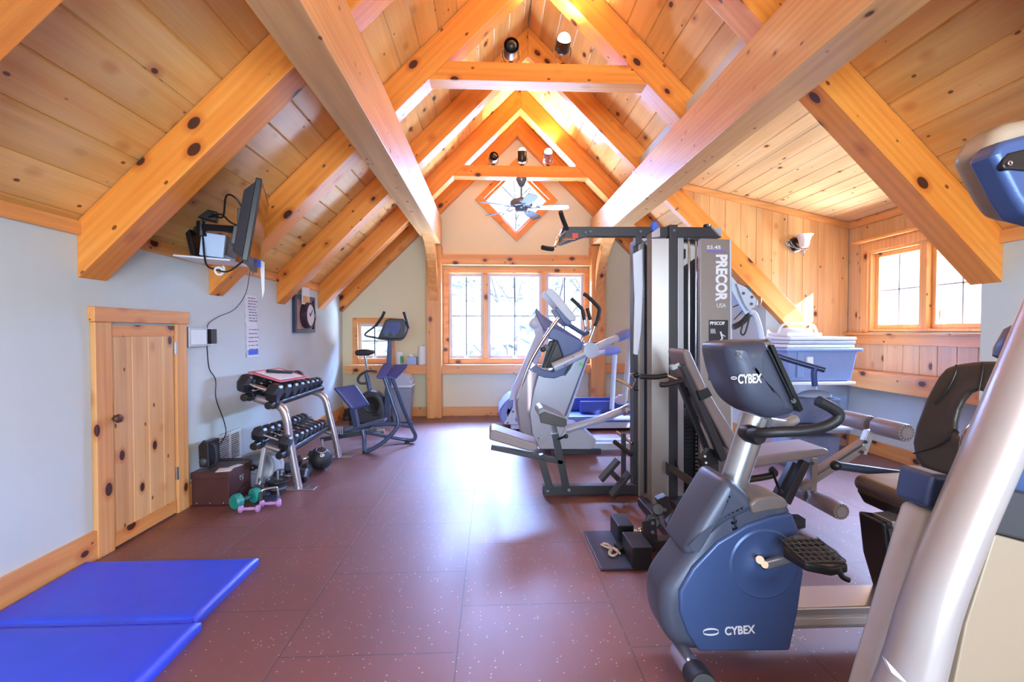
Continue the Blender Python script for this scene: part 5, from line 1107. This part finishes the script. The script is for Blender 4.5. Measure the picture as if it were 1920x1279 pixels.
part(MB().hexa([pt(1150, 1020, .014), pt(1170, 1012, .014), pt(1174, 1024, .014), pt(1163, 1034, .014), pt(1150, 1018, .035), pt(1170, 1010, .035), pt(1174, 1022, .035), pt(1163, 1032, .035)]), 'strap', BLACK, root, bevel=.005)

# =================================================================== cross trainer and treadmill beyond the gym
ICE = plain('ice_silver', 'b9c3d6', .30, metal=.15, var=.03); ICED = plain('slate_blue_plastic', '4f5f92', .38); WARM = plain('warm_grey_plastic', '98909a', .35, metal=.2)  # ICED is a dark blue plastic in its own colour
root = thing('cross_trainer', 'pale silver cross trainer with long swing arms before the far windows', 'elliptical machine', (1.0, 5.0, 0)); E_ = root
Y0, Y1 = 4.82, 5.18
Q(E_, 'front_housing', WARM, [(968, 756), (972, 735), (992, 694), (1010, 698), (1000, 735), (993, 775), (998, 815), (1010, 840), (990, 822), (974, 808)], Y0 - .02, Y1 + .02, .02, 4)
Q(E_, 'side_shell', ICE, [(1000, 735), (1010, 700), (1060, 704), (1070, 690), (1084, 660), (1106, 664), (1088, 720), (1062, 796), (1090, 806), (1118, 828), (1110, 843), (1012, 843), (998, 815), (993, 775)], Y0, Y1, .015, 4)
Q(E_, 'shell_groove', ICED, [(1100, 668), (1103, 668), (1062, 780), (1058, 780)], Y0 - .004, Y0 + .02, .001)
Q(E_, 'cradle', ICED, [(994, 692), (1004, 684), (1018, 694), (1035, 698), (1052, 690), (1060, 676), (1064, 690), (1056, 704), (1040, 710), (1020, 708), (994, 699)], Y0 - .015, Y1 + .015, .008)
Q(E_, 'upper_panel', ICED, [(1031, 614), (1045, 616), (1094, 642), (1100, 652), (1086, 664), (1062, 690), (1056, 668), (1046, 640), (1028, 634)], Y0 + .06, Y1 - .06, .012)
Q(E_, 'mechanism', BLACK, [(1016, 690), (1030, 640), (1052, 636), (1062, 664), (1052, 690)], Y0 + .12, Y1 - .12, .01)
part(MB().cyl(P(1024, 652, Y0 + .05), P(1024, 652, Y0 + .1), .035).sphere(P(1018, 655, Y0 + .04), .03), 'drive_knob', GREY, E_, bevel=.004)
part(MB().tube(PL([(1022, 690), (1034, 660), (1042, 640)], Y0 + .03), .016), 'drive_strut', GREY, E_)
part(MB().tube(PL([(970, 748), (982, 712), (996, 676), (1022, 632), (1048, 596)], Y0), .018), 'front_tube', CHROME, E_)
Q(E_, 'console', LBLUE, [(1022, 549), (1025, 541), (1035, 541), (1046, 551), (1080, 594), (1079, 602), (1068, 602), (1060, 594)], Y0 - .02, Y1 + .02, .012, 4)
Q(E_, 'console_back', ICED, [(1040, 578), (1047, 575), (1062, 590), (1072, 606), (1066, 612), (1054, 602)], Y0, Y1, .01)
part(MB().tube(PL([(1062, 606), (1078, 616), (1095, 626), (1104, 622)], 5.0), .022), 'console_neck', DBL, E_)
for Yh, pts, g in ((4.78, [(1094, 551), (1102, 556), (1120, 574), (1124, 582), (1120, 600), (1115, 612)], [(1115, 612), (1108, 632), (1100, 652)]), (5.24, [(1071, 560), (1080, 568), (1092, 580)], [(1092, 580), (1098, 600), (1097, 622), (1090, 640)])):
    part(MB().tube(PL(pts, Yh), .020), 'foam_grip', RUB, E_); part(MB().tube(PL(g, Yh), .017), 'swing_handle', CHROME, E_)
part(MB().tube(PL([(1092, 580), (1096, 600)], 4.9), .02).tube(PL([(1101, 578), (1107, 600)], 4.95), .02), 'fixed_grip', RUB, E_)
part(MB().tube(PL([(1096, 600), (1098, 614), (1106, 618), (1108, 604)], 4.92), .012), 'fixed_handle', CHROME, E_)
def armset(Ya, a, b_, c0, c1, k, w0=.10, w1=.085):
    part(MB().tube([P(*a, Ya), P(*b_, Ya)], [w0 / 2, w1 / 2], seg=16, smooth=1, flat=.7, side=(0, 1, 0)), 'long_arm', ICE, E_)
    part(MB().tube([P(*b_, Ya), P(*c0, Ya), P(*c1, Ya)], [.048, .052, .035], seg=16, smooth=3), 'arm_cap', NAVYL, E_)
    part(MB().tube(PL(k, Ya), .028, seg=12, smooth=1), 'drop_link', LBLUE, E_)
NAVYL = plain('periwinkle_cap', '7a86c4', .35)
armset(4.74, (1037, 689), (1158, 633), (1172, 627), (1186, 622), [(1183, 630), (1176, 700), (1170, 758)], .14, .10)
part(MB().lathe(P(1106, 657, 4.74), [(.02, -.06), (.075, -.06), (.08, -.05), (.08, .05)], axis=(0, 1, 0)), 'pivot_cap', ICE, E_)
Q(E_, 'arm_slot', GREY, [(1054, 683), (1076, 668), (1079, 672), (1058, 687)], 4.68, 4.70, .003)
armset(5.40, (1098, 668), (1134, 660), (1146, 658), (1162, 656), [(1153, 666), (1150, 715), (1147, 768)], .09, .08)
part(MB().tube([P(1060, 806, 4.80), P(1120, 788, 4.80), P(1166, 770, 4.80)], [.062, .055, .055], seg=16, smooth=1, flat=.7, side=(0, 1, 0)), 'pedal_arm', ICE, E_)
part(MB().tube([P(1166, 772, 4.78), P(1182, 765, 4.78), P(1200, 760, 4.78)], [.06, .065, .055], seg=16, flat=.8, side=(0, 1, 0)), 'pedal_arm_cap', WARM, E_)
ts = P(1174, 775, 4.69); text('PRECOR', .075, (ts.x, 4.69, ts.z), (1, 0, .22), (-.22, 0, 1), LETTER, E_, name='brand_lettering', bold=.003)
Q(E_, 'pedal_bracket', LBLUE, [(1162, 742), (1176, 740), (1178, 752), (1164, 756)], 4.72, 4.80, .006)
part(MB().sphere(P(1164, 750, 5.0), (.07, .05, .05)), 'foot_pedal', plain('pinkish_pedal', 'c9a8b4', .4), E_)
Q(E_, 'base_shroud', ICE, [(1062, 800), (1090, 804), (1117, 822), (1118, 830), (1110, 843), (1040, 843)], Y0 - .06, Y1 + .06, .012, 4)
part(MB().box(P(1112, 830, 4.8).x, 2.2, 4.88, 4.96, .03, .10).box(P(1112, 830, 4.8).x, 2.2, 5.05, 5.13, .03, .10).box(2.0, 2.1, 4.7, 5.3, 0, .05), 'base_rail', LBLUE, E_, bevel=.006)
part(MB().box(.62, 1.15, Y0 + .02, Y1 - .02, 0, .05), 'base_foot', GREY, E_, bevel=.004)
for x, y in ((1010, 822), (1054, 828)): part(MB().cyl(P(x, y, Y0), P(x, y, Y0 - .008), .008, seg=10), 'screw', BLACK, E_)
part(MB().lathe(P(1090, 683, Y0 - .02), [(.018, 0), (.018, .03)], axis=(0, 1, 0)), 'green_badge', plain('green_badge', '7fd86a', .4), E_)

root = thing('treadmill', 'pale treadmill with a blue belt standing under the far windows', 'treadmill', (1.0, 6.25, 0)); T_ = root
Y0, Y1 = 5.95, 6.60
Q(T_, 'motor_cover', NAVYL, [(935, 780), (937, 768), (946, 755), (956, 746), (968, 744), (966, 765), (952, 792), (940, 794)], Y0, Y1, .03, 4)
Q(T_, 'upright_cover', LBLUE, [(944, 796), (952, 760), (960, 730), (978, 690), (1004, 630), (998, 600), (1004, 590), (1016, 605), (1022, 640), (1006, 690), (985, 740), (975, 797)], Y0, Y0 + .09, .01)
Q(T_, 'upright_cover', LBLUE, [(944, 796), (952, 760), (960, 730), (978, 690), (1004, 630), (998, 600), (1004, 590), (1016, 605), (1022, 640), (1006, 690), (985, 740), (975, 797)], Y1 - .09, Y1, .01)
Q(T_, 'console', plain('violet_grey_plastic', '6d6c96', .38), [(1003, 585), (1006, 577), (1014, 588), (1031, 600), (1094, 640), (1090, 652), (1040, 634), (1020, 620)], Y0 - .02, Y1 + .02, .012, 4)
part(MB().lathe(P(1004, 606, Y0 - .01), [(.04, 0), (.07, .01), (.075, .03)], axis=(0, 1, 0)), 'console_speaker', LBLUE, T_)
part(MB().tube(PL([(1090, 646), (1120, 644), (1150, 642)], Y0 + .02), .025), 'side_rail', GREY, T_)
a = P(935, 790, Y0); b_ = P(1195, 770, Y0)
part(MB().box(.25, 1.95, Y0 + .02, Y1 - .02, .12, .17), 'deck', ICED, T_, bevel=.006)
part(MB().box(.35, 1.90, Y0 + .10, Y1 - .10, .17, .178), 'belt', NAVY, T_, bevel=.002)
part(MB().box(.30, 1.95, Y0, Y0 + .09, .13, .19), 'foot_rail', NAVYL, T_, bevel=.006); part(MB().box(.30, 1.95, Y1 - .09, Y1, .13, .19), 'foot_rail', NAVYL, T_, bevel=.006)
part(MB().box(.25, 1.95, Y0 + .03, Y1 - .03, .03, .115), 'base_frame', LBLUE, T_, bevel=.008)
part(MB().box(1.2, 1.85, Y0 + .30, Y0 + .36, .18, .34).box(1.05, 1.75, Y1 - .12, Y1 - .08, .18, .36), 'rear_cover', NAVY, T_, bevel=.01)
for x, y in ((962, 772), (952, 793)): part(MB().cyl(P(x, y, Y0), P(x, y, Y0 - .008), .012, seg=12), 'screw', BLACK, T_)
for x in (.35, 1.8): part(MB().cyl((x, Y0 + .1, 0), (x, Y0 + .1, .04), .03).cyl((x, Y1 - .1, 0), (x, Y1 - .1, .04), .03), 'levelling_foot', BLACK, T_)

# =================================================================== storage bins in the dormer corner
root = thing('storage_tote', 'clear plastic tote at the bottom of the stack in the dormer corner', 'storage bin', (3.0, 4.42, 0))
part(frust(2.74, 3.33, 4.18, 4.64, .003, .37, .03), 'tote_body', CLEAR, root, bevel=.02); part(MB().box(2.73, 3.34, 4.17, 4.65, .37, .40), 'tote_lid', LBLUE, root, bevel=.008)
part(frust(2.79, 3.28, 4.23, 4.59, .02, .30, .02), 'folded_contents', plain('muted_textile', '9a9fb4', .8, var=.2), root, bevel=.03)
root = thing('storage_tote', 'clear plastic tote with grey things inside, standing under the blue tote', 'storage bin', (3.0, 4.42, .40))
part(frust(2.74, 3.33, 4.18, 4.64, .402, .79, .03), 'tote_body', CLEAR, root, bevel=.02); part(MB().box(2.72, 3.35, 4.16, 4.66, .79, .82), 'tote_lid', WHITE, root, bevel=.008)
part(frust(2.79, 3.28, 4.23, 4.59, .42, .66, .02), 'folded_contents', plain('grey_blue_textile', '9097ac', .8, var=.25), root, bevel=.03)
part(MB().sphere((3.1, 4.36, .66), (.16, .10, .06)), 'paper_bundle', PAPER, root)
BLT = plain('pale_blue_tote', '8fa6d8', .38)
root = thing('storage_tote', 'pale blue tote with latched handles on top of the clear totes', 'storage bin', (3.0, 4.42, .82))
part(frust(2.70, 3.37, 4.16, 4.66, .822, 1.115, .035), 'tote_body', BLT, root, bevel=.02); part(MB().box(2.67, 3.39, 4.13, 4.69, 1.10, 1.128), 'tote_rim', BLT, root, bevel=.008)
part(MB().box(2.79, 2.85, 4.15, 4.18, .86, 1.10), 'side_rib', BLT, root, bevel=.008); part(MB().box(2.87, 2.93, 4.14, 4.17, .98, 1.05), 'latch', WHITE, root, bevel=.006)
for i, (z, col, lab) in enumerate(((1.13, WHITE, 'lowest'), (1.165, LBLUE, 'middle'), (1.20, WHITE, 'topmost'))):
    o_ = i * .015
    solo(MB().box(2.71 + o_, 3.35 + .01 * i, 4.18, 4.66, z, z + .032), 'tote_lid_spare' if False else 'tray', col, 'flat pale plastic tray, the %s of three stacked on the blue tote' % lab, 'tray', bevel=.010)
root = thing('wire_basket', 'white plastic basket with an arched handle on top of the stacked trays', 'basket', (2.95, 4.42, 1.233))
part(frust(2.76, 3.10, 4.26, 4.58, 1.234, 1.27, .0), 'basket_body', WHITE, root, bevel=.012)
part(MB().tube([(2.77, 4.42, 1.26), (2.80, 4.42, 1.33), (2.87, 4.42, 1.36), (3.05, 4.42, 1.36), (3.13, 4.42, 1.33), (3.16, 4.42, 1.25)], .012), 'arched_handle', WHITE, root)
part(MB().sphere((2.93, 4.42, 1.275), (.15, .12, .05)), 'crumpled_bag', plain('clear_bag', 'd6e0ee', .3), root)
# =================================================================== recumbent bike, front right
BODY = plain('midnight_blue_plastic', '43598a', .34, metal=.25, bump=.12, bscale=350, var=.04); BODY2 = plain('slate_plastic', '4d5468', .36, metal=.2, bump=.12, bscale=350, var=.04)
BRUSH = plain('brushed_silver', 'aeb2ba', .25, metal=.75, var=.02); TAUP2 = plain('taupe_cover', '77706f', .35, metal=.15)
root = thing('recumbent_bike', 'dark blue recumbent exercise bike with a big console, facing left in the right foreground', 'exercise bike', (1.25, 1.85, 0)); B = root
Ya, Yb_ = 1.70, 1.98
outl = [(1340, 906), (1300, 975), (1261, 1040), (1225, 1085), (1208, 1121), (1213, 1171), (1239, 1207), (1298, 1228), (1488, 1227), (1504, 1153), (1515, 1076), (1513, 1035), (1493, 967), (1480, 945), (1452, 934), (1406, 946), (1394, 931), (1366, 918)]
near = [(1362, 912), (1335, 965), (1296, 1040), (1262, 1085), (1243, 1121), (1243, 1171), (1258, 1207), (1300, 1228), (1488, 1227), (1504, 1153), (1515, 1076), (1513, 1035), (1493, 967), (1480, 945), (1452, 934), (1420, 938)]
part(puff(MB(), PL(near, Ya), (0, .22, 0), .055), 'body_shell', BODY2, B, ang=70)
inn = [(1274, 1110), (1300, 1066), (1345, 1018), (1400, 985), (1450, 968), (1486, 962), (1499, 995), (1506, 1035), (1508, 1076), (1497, 1153), (1482, 1222), (1312, 1224), (1290, 1190), (1275, 1150)]
Q(B, 'side_cover', BODY, inn, Ya - .012, Ya + .02, .012, 4)
Q(B, 'top_fairing', TAUP2, [(1406, 946), (1420, 934), (1452, 928), (1474, 936), (1482, 950), (1470, 956), (1440, 960), (1412, 966)], Ya - .016, Ya + .12, .012, 4)
part(puff(MB(), PL([(1362, 902), (1372, 900), (1404, 926), (1420, 948), (1412, 966), (1370, 985), (1325, 1020), (1298, 1048), (1284, 1040), (1310, 988)], Ya - .010), (0, .24, 0), .045), 'mast_collar', BODY2, B, ang=70)
part(MB().lathe(P(1433, 1058, Ya - .012), [(.14, .004), (.125, -.004), (.115, -.002), (.07, -.002), (.055, -.012), (.035, -.016), (.02, -.016)], axis=(0, 1, 0), seg=44), 'crank_dish', BODY, B)
part(MB().lathe(P(1437, 1058, Ya - .03), [(.018, .0), (.026, .004), (.030, .02), (.030, .05)], axis=(0, 1, 0), seg=24), 'crank_hub', BLACK, B)
Yc = 1.63
part(MB().bar(P(1432, 1060, Yc), P(1516, 1036, Yc - .02), .02, .030), 'crank_arm', BRUSH, B, bevel=.006)
part(MB().cyl(P(1434, 1059, Yc - .01), P(1434, 1059, Yc - .02), .012).cyl(P(1425, 1050, Yc - .006), P(1425, 1050, Yc + .03), .014), 'crank_bolt', CHROME, B)
# pedal: wide platform with cross hatched rubber top
pa = [P(1483, 1046, 1.56), P(1487, 1034, 1.60), P(1520, 1030, 1.66), P(1568, 1036, 1.66), P(1588, 1052, 1.58), P(1589, 1064, 1.52), P(1575, 1070, 1.50), P(1520, 1066, 1.50)]
zt = 1.28 - (1046 - 622) / 880 * 1.56
cx_, cy_ = sum(p.x for p in pa) / 8, 1.56
top = [Vector((x, y, zt + dz)) for x, y, dz in ((1.005, 1.56, 0), (1.03, 1.62, .012), (1.10, 1.645, .018), (1.17, 1.62, .012), (1.195, 1.55, -.004), (1.17, 1.475, -.012), (1.10, 1.455, -.012), (1.03, 1.48, -.006))]
part(MB().prism(top, (0, 0, -.030)), 'pedal', BLACK, B, bevel=.008)
mb = MB()
for k in range(7): x = 1.03 + k * .023; mb.tube([(x, 1.485, zt + .001 - .004), (x, 1.56, zt + .006), (x, 1.62, zt + .014)], .0022, seg=6, smooth=2)
for k in range(6): y = 1.485 + k * .025; mb.tube([(1.03, y, zt + (y - 1.55) * .14 + .002), (1.10, y, zt + (y - 1.55) * .14 + .004), (1.17, y, zt + (y - 1.55) * .14 + .002)], .0022, seg=6, smooth=2)
part(mb, 'pedal_tread', GREY, B)
part(MB().tube([(1.13, 1.47, zt - .02), (1.14, 1.462, zt - .045), (1.16, 1.46, zt - .055)], .009), 'pedal_strap_clip', BLACK, B)
part(MB().tube([P(1369, 925, 1.84), P(1416, 780, 1.84)], .052, seg=28, smooth=1), 'mast', BRUSH, B)
part(MB().lathe(P(1368, 930, 1.84), [(.058, -.02), (.060, 0), (.056, .012)], axis=P(1416, 780, 1.84) - P(1369, 925, 1.84), seg=28), 'mast_ring', BLACK, B)
cons = [(1366, 650), (1376, 642), (1400, 640), (1440, 638), (1450, 646), (1470, 684), (1492, 735), (1503, 768), (1501, 780), (1474, 788), (1445, 788), (1425, 778), (1405, 762), (1388, 735), (1374, 694)]
part(puff(MB(), PL(cons, 1.68), (0, .27, 0), .06), 'console_shell', plain('charcoal_blue_plastic', '454b5e', .36, metal=.15, bump=.12, bscale=350, var=.03), B, ang=70)
part(puff(MB(), [P(1366, 650, 1.74), P(1446, 647, 1.74), P(1440, 641, 1.92), P(1352, 643, 1.92)], (0, 0, .012), .012, steps=4), 'console_top', TAUP2, B, ang=70)
Q(B, 'console_side_seam', BLACK, [(1440, 656), (1443, 656), (1494, 762), (1492, 764)], 1.676, 1.690, .001)
Q(B, 'console_display', BLACK, [(1444, 648), (1452, 646), (1508, 768), (1500, 774)], 1.72, 1.91, .004)
for x, y in ((1385, 664), (1412, 668)): part(MB().cyl(P(x, y, 1.69), P(x, y, 1.677), .008, seg=14), 'console_screw', BLACK, B)
part(MB().cyl(P(1488, 752, 1.70), P(1488, 752, 1.675), .009, seg=14), 'console_button', BLACK, B)
ts = P(1384, 719, 1.676); text('CYBEX', .046, (ts.x, 1.6775, ts.z), (1, 0, .03), (-.03, 0, 1), LETTER, B, name='brand_lettering', bold=.0012, xs=.62)
def swoosh(c, s_, y, par, name='brand_emblem'):
    c = Vector(c); mb = MB()
    for sg in (1, -1):
        for k in range(10):
            t0, t1 = k / 10 * math.pi * 1.1, (k + 1) / 10 * math.pi * 1.1
            f = lambda t: c + Vector((sg * (math.cos(t) * 1.6 * s_), 0, sg * (math.sin(t) * .5 * s_ + .12 * s_)))
            w_ = s_ * .28 * math.sin((k + .5) / 10 * math.pi) + .001; mb.bar(f(t0), f(t1), .0015, w_)
    return part(mb, name, LETTER, par)
c = P(1376, 709, 1.674); swoosh(c, .0065, 1.65, B)
c = P(1333, 1185, Ya - .014); swoosh(c, .018, 0, B)
ts = P(1359, 1191, Ya - .0135); text('CYBEX', .043, (ts.x, Ya - .0132, ts.z), (1, 0, .04), (.10, 0, 1), LETTER, B, name='brand_lettering', bold=.0008, xs=.86)
GRIP = plain('grip_rubber', '24262c', .45, bump=.2)
part(MB().tube([P(1407, 812, 1.78), P(1425, 812, 1.70), P(1460, 810, 1.66), P(1505, 808, 1.64), P(1545, 800, 1.63), P(1568, 788, 1.62), P(1571, 775, 1.62), P(1556, 763, 1.62), P(1534, 752, 1.62)], .0195, seg=18, smooth=5), 'handlebar', GRIP, B)
part(MB().lathe(P(1405, 813, 1.80), [(.030, -.03), (.036, .0), (.034, .05), (.028, .06)], axis=(.15, -1, 0), seg=26), 'handlebar_boss', BLACK, B)
part(MB().tube([P(1440, 790, 1.84), P(1470, 794, 1.9), P(1492, 786, 1.92)], .020), 'console_arm', SILV, B)
# front stabiliser
part(MB().cyl(P(1275, 1222, 1.72), P(1306, 1268, 1.50), .036, seg=26), 'stabiliser', BRUSH, B); part(MB().cyl(P(1303, 1262, 1.53), P(1322, 1292, 1.42), .043, seg=26), 'stabiliser_cap', RUB, B, bevel=.006)
Q(B, 'stabiliser_label', LETTER, [(1291, 1234), (1305, 1252), (1302, 1256), (1288, 1238)], 1.535, 1.54, .001)
# rail to the seat
part(MB().box(1.15, 2.30, 1.76, 1.92, .115, .20), 'seat_rail', BRUSH, B, bevel=.008)
part(MB().box(1.15, 2.30, 1.75, 1.77, .135, .165), 'rail_side_strip', SILV, B, bevel=.003)
part(MB().box(2.10, 2.20, 1.55, 2.15, 0, .06), 'rear_stabiliser', BLACK, B, bevel=.01)
# seat column, carriage, seat, back
Q(B, 'seat_column', BLACK, [(1655, 980), (1740, 990), (1740, 1190), (1700, 1170), (1684, 1130), (1664, 1062)], 1.79, 1.92, .012, 4)
Q(B, 'column_face', GREY, [(1667, 992), (1736, 998), (1736, 1120), (1700, 1130), (1678, 1060)], 1.778, 1.80, .004)
Q(B, 'seat_carriage', BRUSH, [(1672, 978), (1712, 974), (1714, 1002), (1680, 1010)], 1.765, 1.86, .004)
part(MB().cyl(P(1690, 1035, 1.785), P(1690, 1035, 1.772), .007, seg=12), 'column_screw', BLACK, B)
part(MB().hexa([(1.650, 1.75, .52), (2.070, 1.75, .50), (2.070, 2.0, .50), (1.650, 2.0, .52), (1.635, 1.72, .575), (2.100, 1.72, .575), (2.100, 2.03, .575), (1.635, 2.03, .575)]), 'seat_pan', BLACK, B, bevel=.012)
part(puff(MB(), [(1.650, 1.70, .565), (1.625, 1.76, .565), (1.615, 1.87, .565), (1.625, 1.99, .565), (1.650, 2.05, .565), (1.850, 2.07, .565), (2.080, 2.05, .565), (2.110, 1.87, .565), (2.080, 1.69, .565), (1.850, 1.68, .565)], (0, 0, .075), .035, dens=.02), 'seat_cushion', plain('seat_brown', '4a3f3a', .34, bump=.2, bscale=250), B, ang=70)
# back rest: a broad rounded shell, leaning back, with an open slot in the middle
po_, pn_ = Vector((1.94, 1.88, .62)), Vector((1, 0, -.28)).normalized()
outer = [PP(x, y, po_, pn_) for x, y in [(1708, 830), (1714, 800), (1735, 745), (1757, 705), (1772, 688), (1792, 681), (1830, 676), (1880, 676), (1915, 684), (1935, 705), (1938, 760), (1925, 850), (1900, 905), (1850, 912), (1790, 898), (1755, 888), (1728, 880), (1712, 860)]]
slot = [PP(x, y, po_, pn_) for x, y in [(1788, 806), (1789, 788), (1794, 768), (1803, 750), (1814, 736), (1830, 730), (1842, 734), (1845, 750), (1842, 766), (1836, 782), (1828, 798), (1816, 812), (1802, 820), (1791, 817)]]
pu, pv = Vector((0, 1, 0)), pn_.cross(Vector((0, 1, 0)))
def to2(ps): return [((p - po_).dot(pu), (p - po_).dot(pv)) for p in ps]
o2, s2_ = to2(outer), to2(slot); cc = (sum(p[0] for p in s2_) / len(s2_), sum(p[1] for p in s2_) / len(s2_))
def resample(poly, n):
    out = []
    for k in range(n):
        t = 2 * math.pi * k / n; d = (math.cos(t), math.sin(t)); best = 0
        for i in range(len(poly)):
            a, b_ = poly[i], poly[(i + 1) % len(poly)]; ax, ay = a[0] - cc[0], a[1] - cc[1]; ex, ey = b_[0] - a[0], b_[1] - a[1]
            den = d[0] * ey - d[1] * ex
            if abs(den) < 1e-9: continue
            s_ = (ax * ey - ay * ex) / den; u = (ax * d[1] - ay * d[0]) / den
            if s_ > 0 and -1e-6 <= u <= 1 + 1e-6: best = max(best, s_)
        out.append((cc[0] + d[0] * best, cc[1] + d[1] * best))
    return out
n = 72; ro, ri = resample(o2, n), resample(s2_, n); loops = []
for f_, h in ((1, .03), (.985, .010), (.94, .002), (.85, 0), (.5, .008), (.2, .006), (.06, .002), (.015, .006), (0, .015), (.015, .024), (.06, .028), (.85, .04), (.94, .044), (.985, .04)):
    loops.append([po_ + pu * (ri[k][0] + (ro[k][0] - ri[k][0]) * f_) + pv * (ri[k][1] + (ro[k][1] - ri[k][1]) * f_) + pn_ * h for k in range(n)])
mb = MB(); m = len(loops)
mb.add([p for l in loops for p in l], [(a * n + k, a * n + (k + 1) % n, ((a + 1) % m) * n + (k + 1) % n, ((a + 1) % m) * n + k) for a in range(m) for k in range(n)])
part(mb, 'back_rest', DPAD, B, ang=70)
for pts in ([(1712, 850), (1740, 842), (1770, 828), (1788, 806), (1796, 812)], [(1792, 684), (1790, 700), (1775, 730), (1752, 758)], [(1842, 680), (1840, 700), (1834, 732)]):
    part(MB().tube([PP(x, y, po_, pn_) + pn_ * .003 for x, y in pts], .004, seg=8, smooth=4), 'back_rest_crease', BLACK, B)
part(MB().bar((1.97, 1.88, .55), (2.04, 1.88, .80), .10, .05), 'back_rest_bracket', BLACK, B, bevel=.01)
part(MB().tube([P(1566, 873, 2.12), P(1610, 879, 2.12), P(1660, 886, 2.12), P(1718, 894, 2.10), P(1750, 905, 2.05)], .020, seg=16), 'seat_handle', plain('slate_tube', '3c4456', .35, metal=.3), B)
part(MB().sphere(P(1567, 873, 2.12), .024), 'seat_handle_knob', BLACK, B)

# =================================================================== tall cross trainer cropped by the right edge
CHAMP = plain('champagne_silver', 'b6b0b2', .30, metal=.40, bump=.06, bscale=500, var=.02); CREAM = plain('cream_panel', '9f8f7c', .42, metal=.1, var=.02)
root = thing('elliptical_trainer', 'large champagne silver elliptical trainer cut off by the right edge, nearest the camera', 'elliptical machine', (1.05, 1.05, 0)); F_ = root
# the slanting column: an oval section swept along its centre line
cl = [((1620, 1500), 62), ((1655, 1400), 62), ((1703, 1279), 62), ((1746, 1130), 58), ((1800, 990), 56), ((1856, 860), 56), ((1905, 740), 54), ((1950, 625), 50), ((1990, 520), 46)]
pts = [P(x, y, 1.0) for (x, y), r_ in cl]; rr_ = [r_ / 880 * .92 for (x, y), r_ in cl]
mb = MB(); mb.tube(pts, rr_, seg=28, smooth=4, flat=.75, side=(0, 1, 0)); part(mb, 'column', CHAMP, F_)
Q(F_, 'left_flank', LBLUE, [(1600, 1420), (1640, 1279), (1690, 1110), (1720, 1010), (1738, 955), (1788, 962), (1780, 1030), (1740, 1150), (1700, 1420)], 1.12, 1.20, .02, 4)
Q(F_, 'flank_cap', BODY, [(1738, 955), (1750, 890), (1790, 893), (1800, 910), (1788, 962)], 1.11, 1.21, .02, 4)
Q(F_, 'cream_side_panel', CREAM, [(1720, 1500), (1790, 1279), (1812, 1170), (1865, 1006), (1870, 1003), (2080, 1060), (2080, 1500)], .96, 1.04, .006)
Q(F_, 'dark_side_panel', GREY, [(1863, 1000), (1893, 920), (2080, 965), (2080, 1052), (1870, 1001)], .95, 1.04, .006)
Q(F_, 'inner_mechanism', BODY, [(1880, 930), (1925, 820), (2080, 840), (2080, 950)], 1.04, 1.12, .01)
Q(F_, 'column_seam', LETTER, [(1660, 1235), (1664, 1240), (1700, 1279), (1694, 1279), (1672, 1262)], .915, .925, .001)
Q(F_, 'display_shell', CREAM, [(1862, 285), (1864, 268), (1878, 240), (1900, 224), (2060, 190), (2060, 420), (1925, 395), (1900, 360)], .96, 1.06, .03, 5)
Q(F_, 'display_face', BODY, [(1866, 292), (1868, 278), (1885, 262), (2055, 215), (2055, 440), (1930, 405), (1905, 368)], .93, .99, .02, 5)
Q(F_, 'display_recess', BLACK, [(1880, 310), (1884, 296), (1894, 286), (2040, 250), (2040, 330), (1900, 318), (1884, 318)], .925, .94, .008, 4)
part(MB().torus(P(1894, 306, .92), .004, .0015, (0, 1, 0), seg=14), 'display_screw', CHROME, F_)
part(MB().lathe(P(1935, 650, 1.12), [(.055, -.05), (.062, -.03), (.064, .02), (.05, .045), (.02, .055)], axis=(.35, -.2, .9), seg=30), 'cup_holder', BODY, F_)
part(MB().tube([P(1990, 520, 1.0), P(1990, 460, 1.0), P(1985, 400, 1.0)], .04), 'neck', CHAMP, F_)
part(MB().tube([P(1830, 905, 1.16), P(1814, 860, 1.18), P(1824, 815, 1.18), P(1846, 785, 1.16)], [.010, .018, .022, .012], seg=14), 'chrome_arm', plain('copper_tinted_metal', 'c99f8a', .15, metal=.9), F_)  # polished metal with a copper tint
part(MB().box(.60, 1.75, .90, 1.25, .002, .07), 'base', BLACK, F_, bevel=.02)
part(MB().box(.98, 1.4, .97, 1.2, .07, .42), 'lower_housing', CHAMP, F_, bevel=.03)
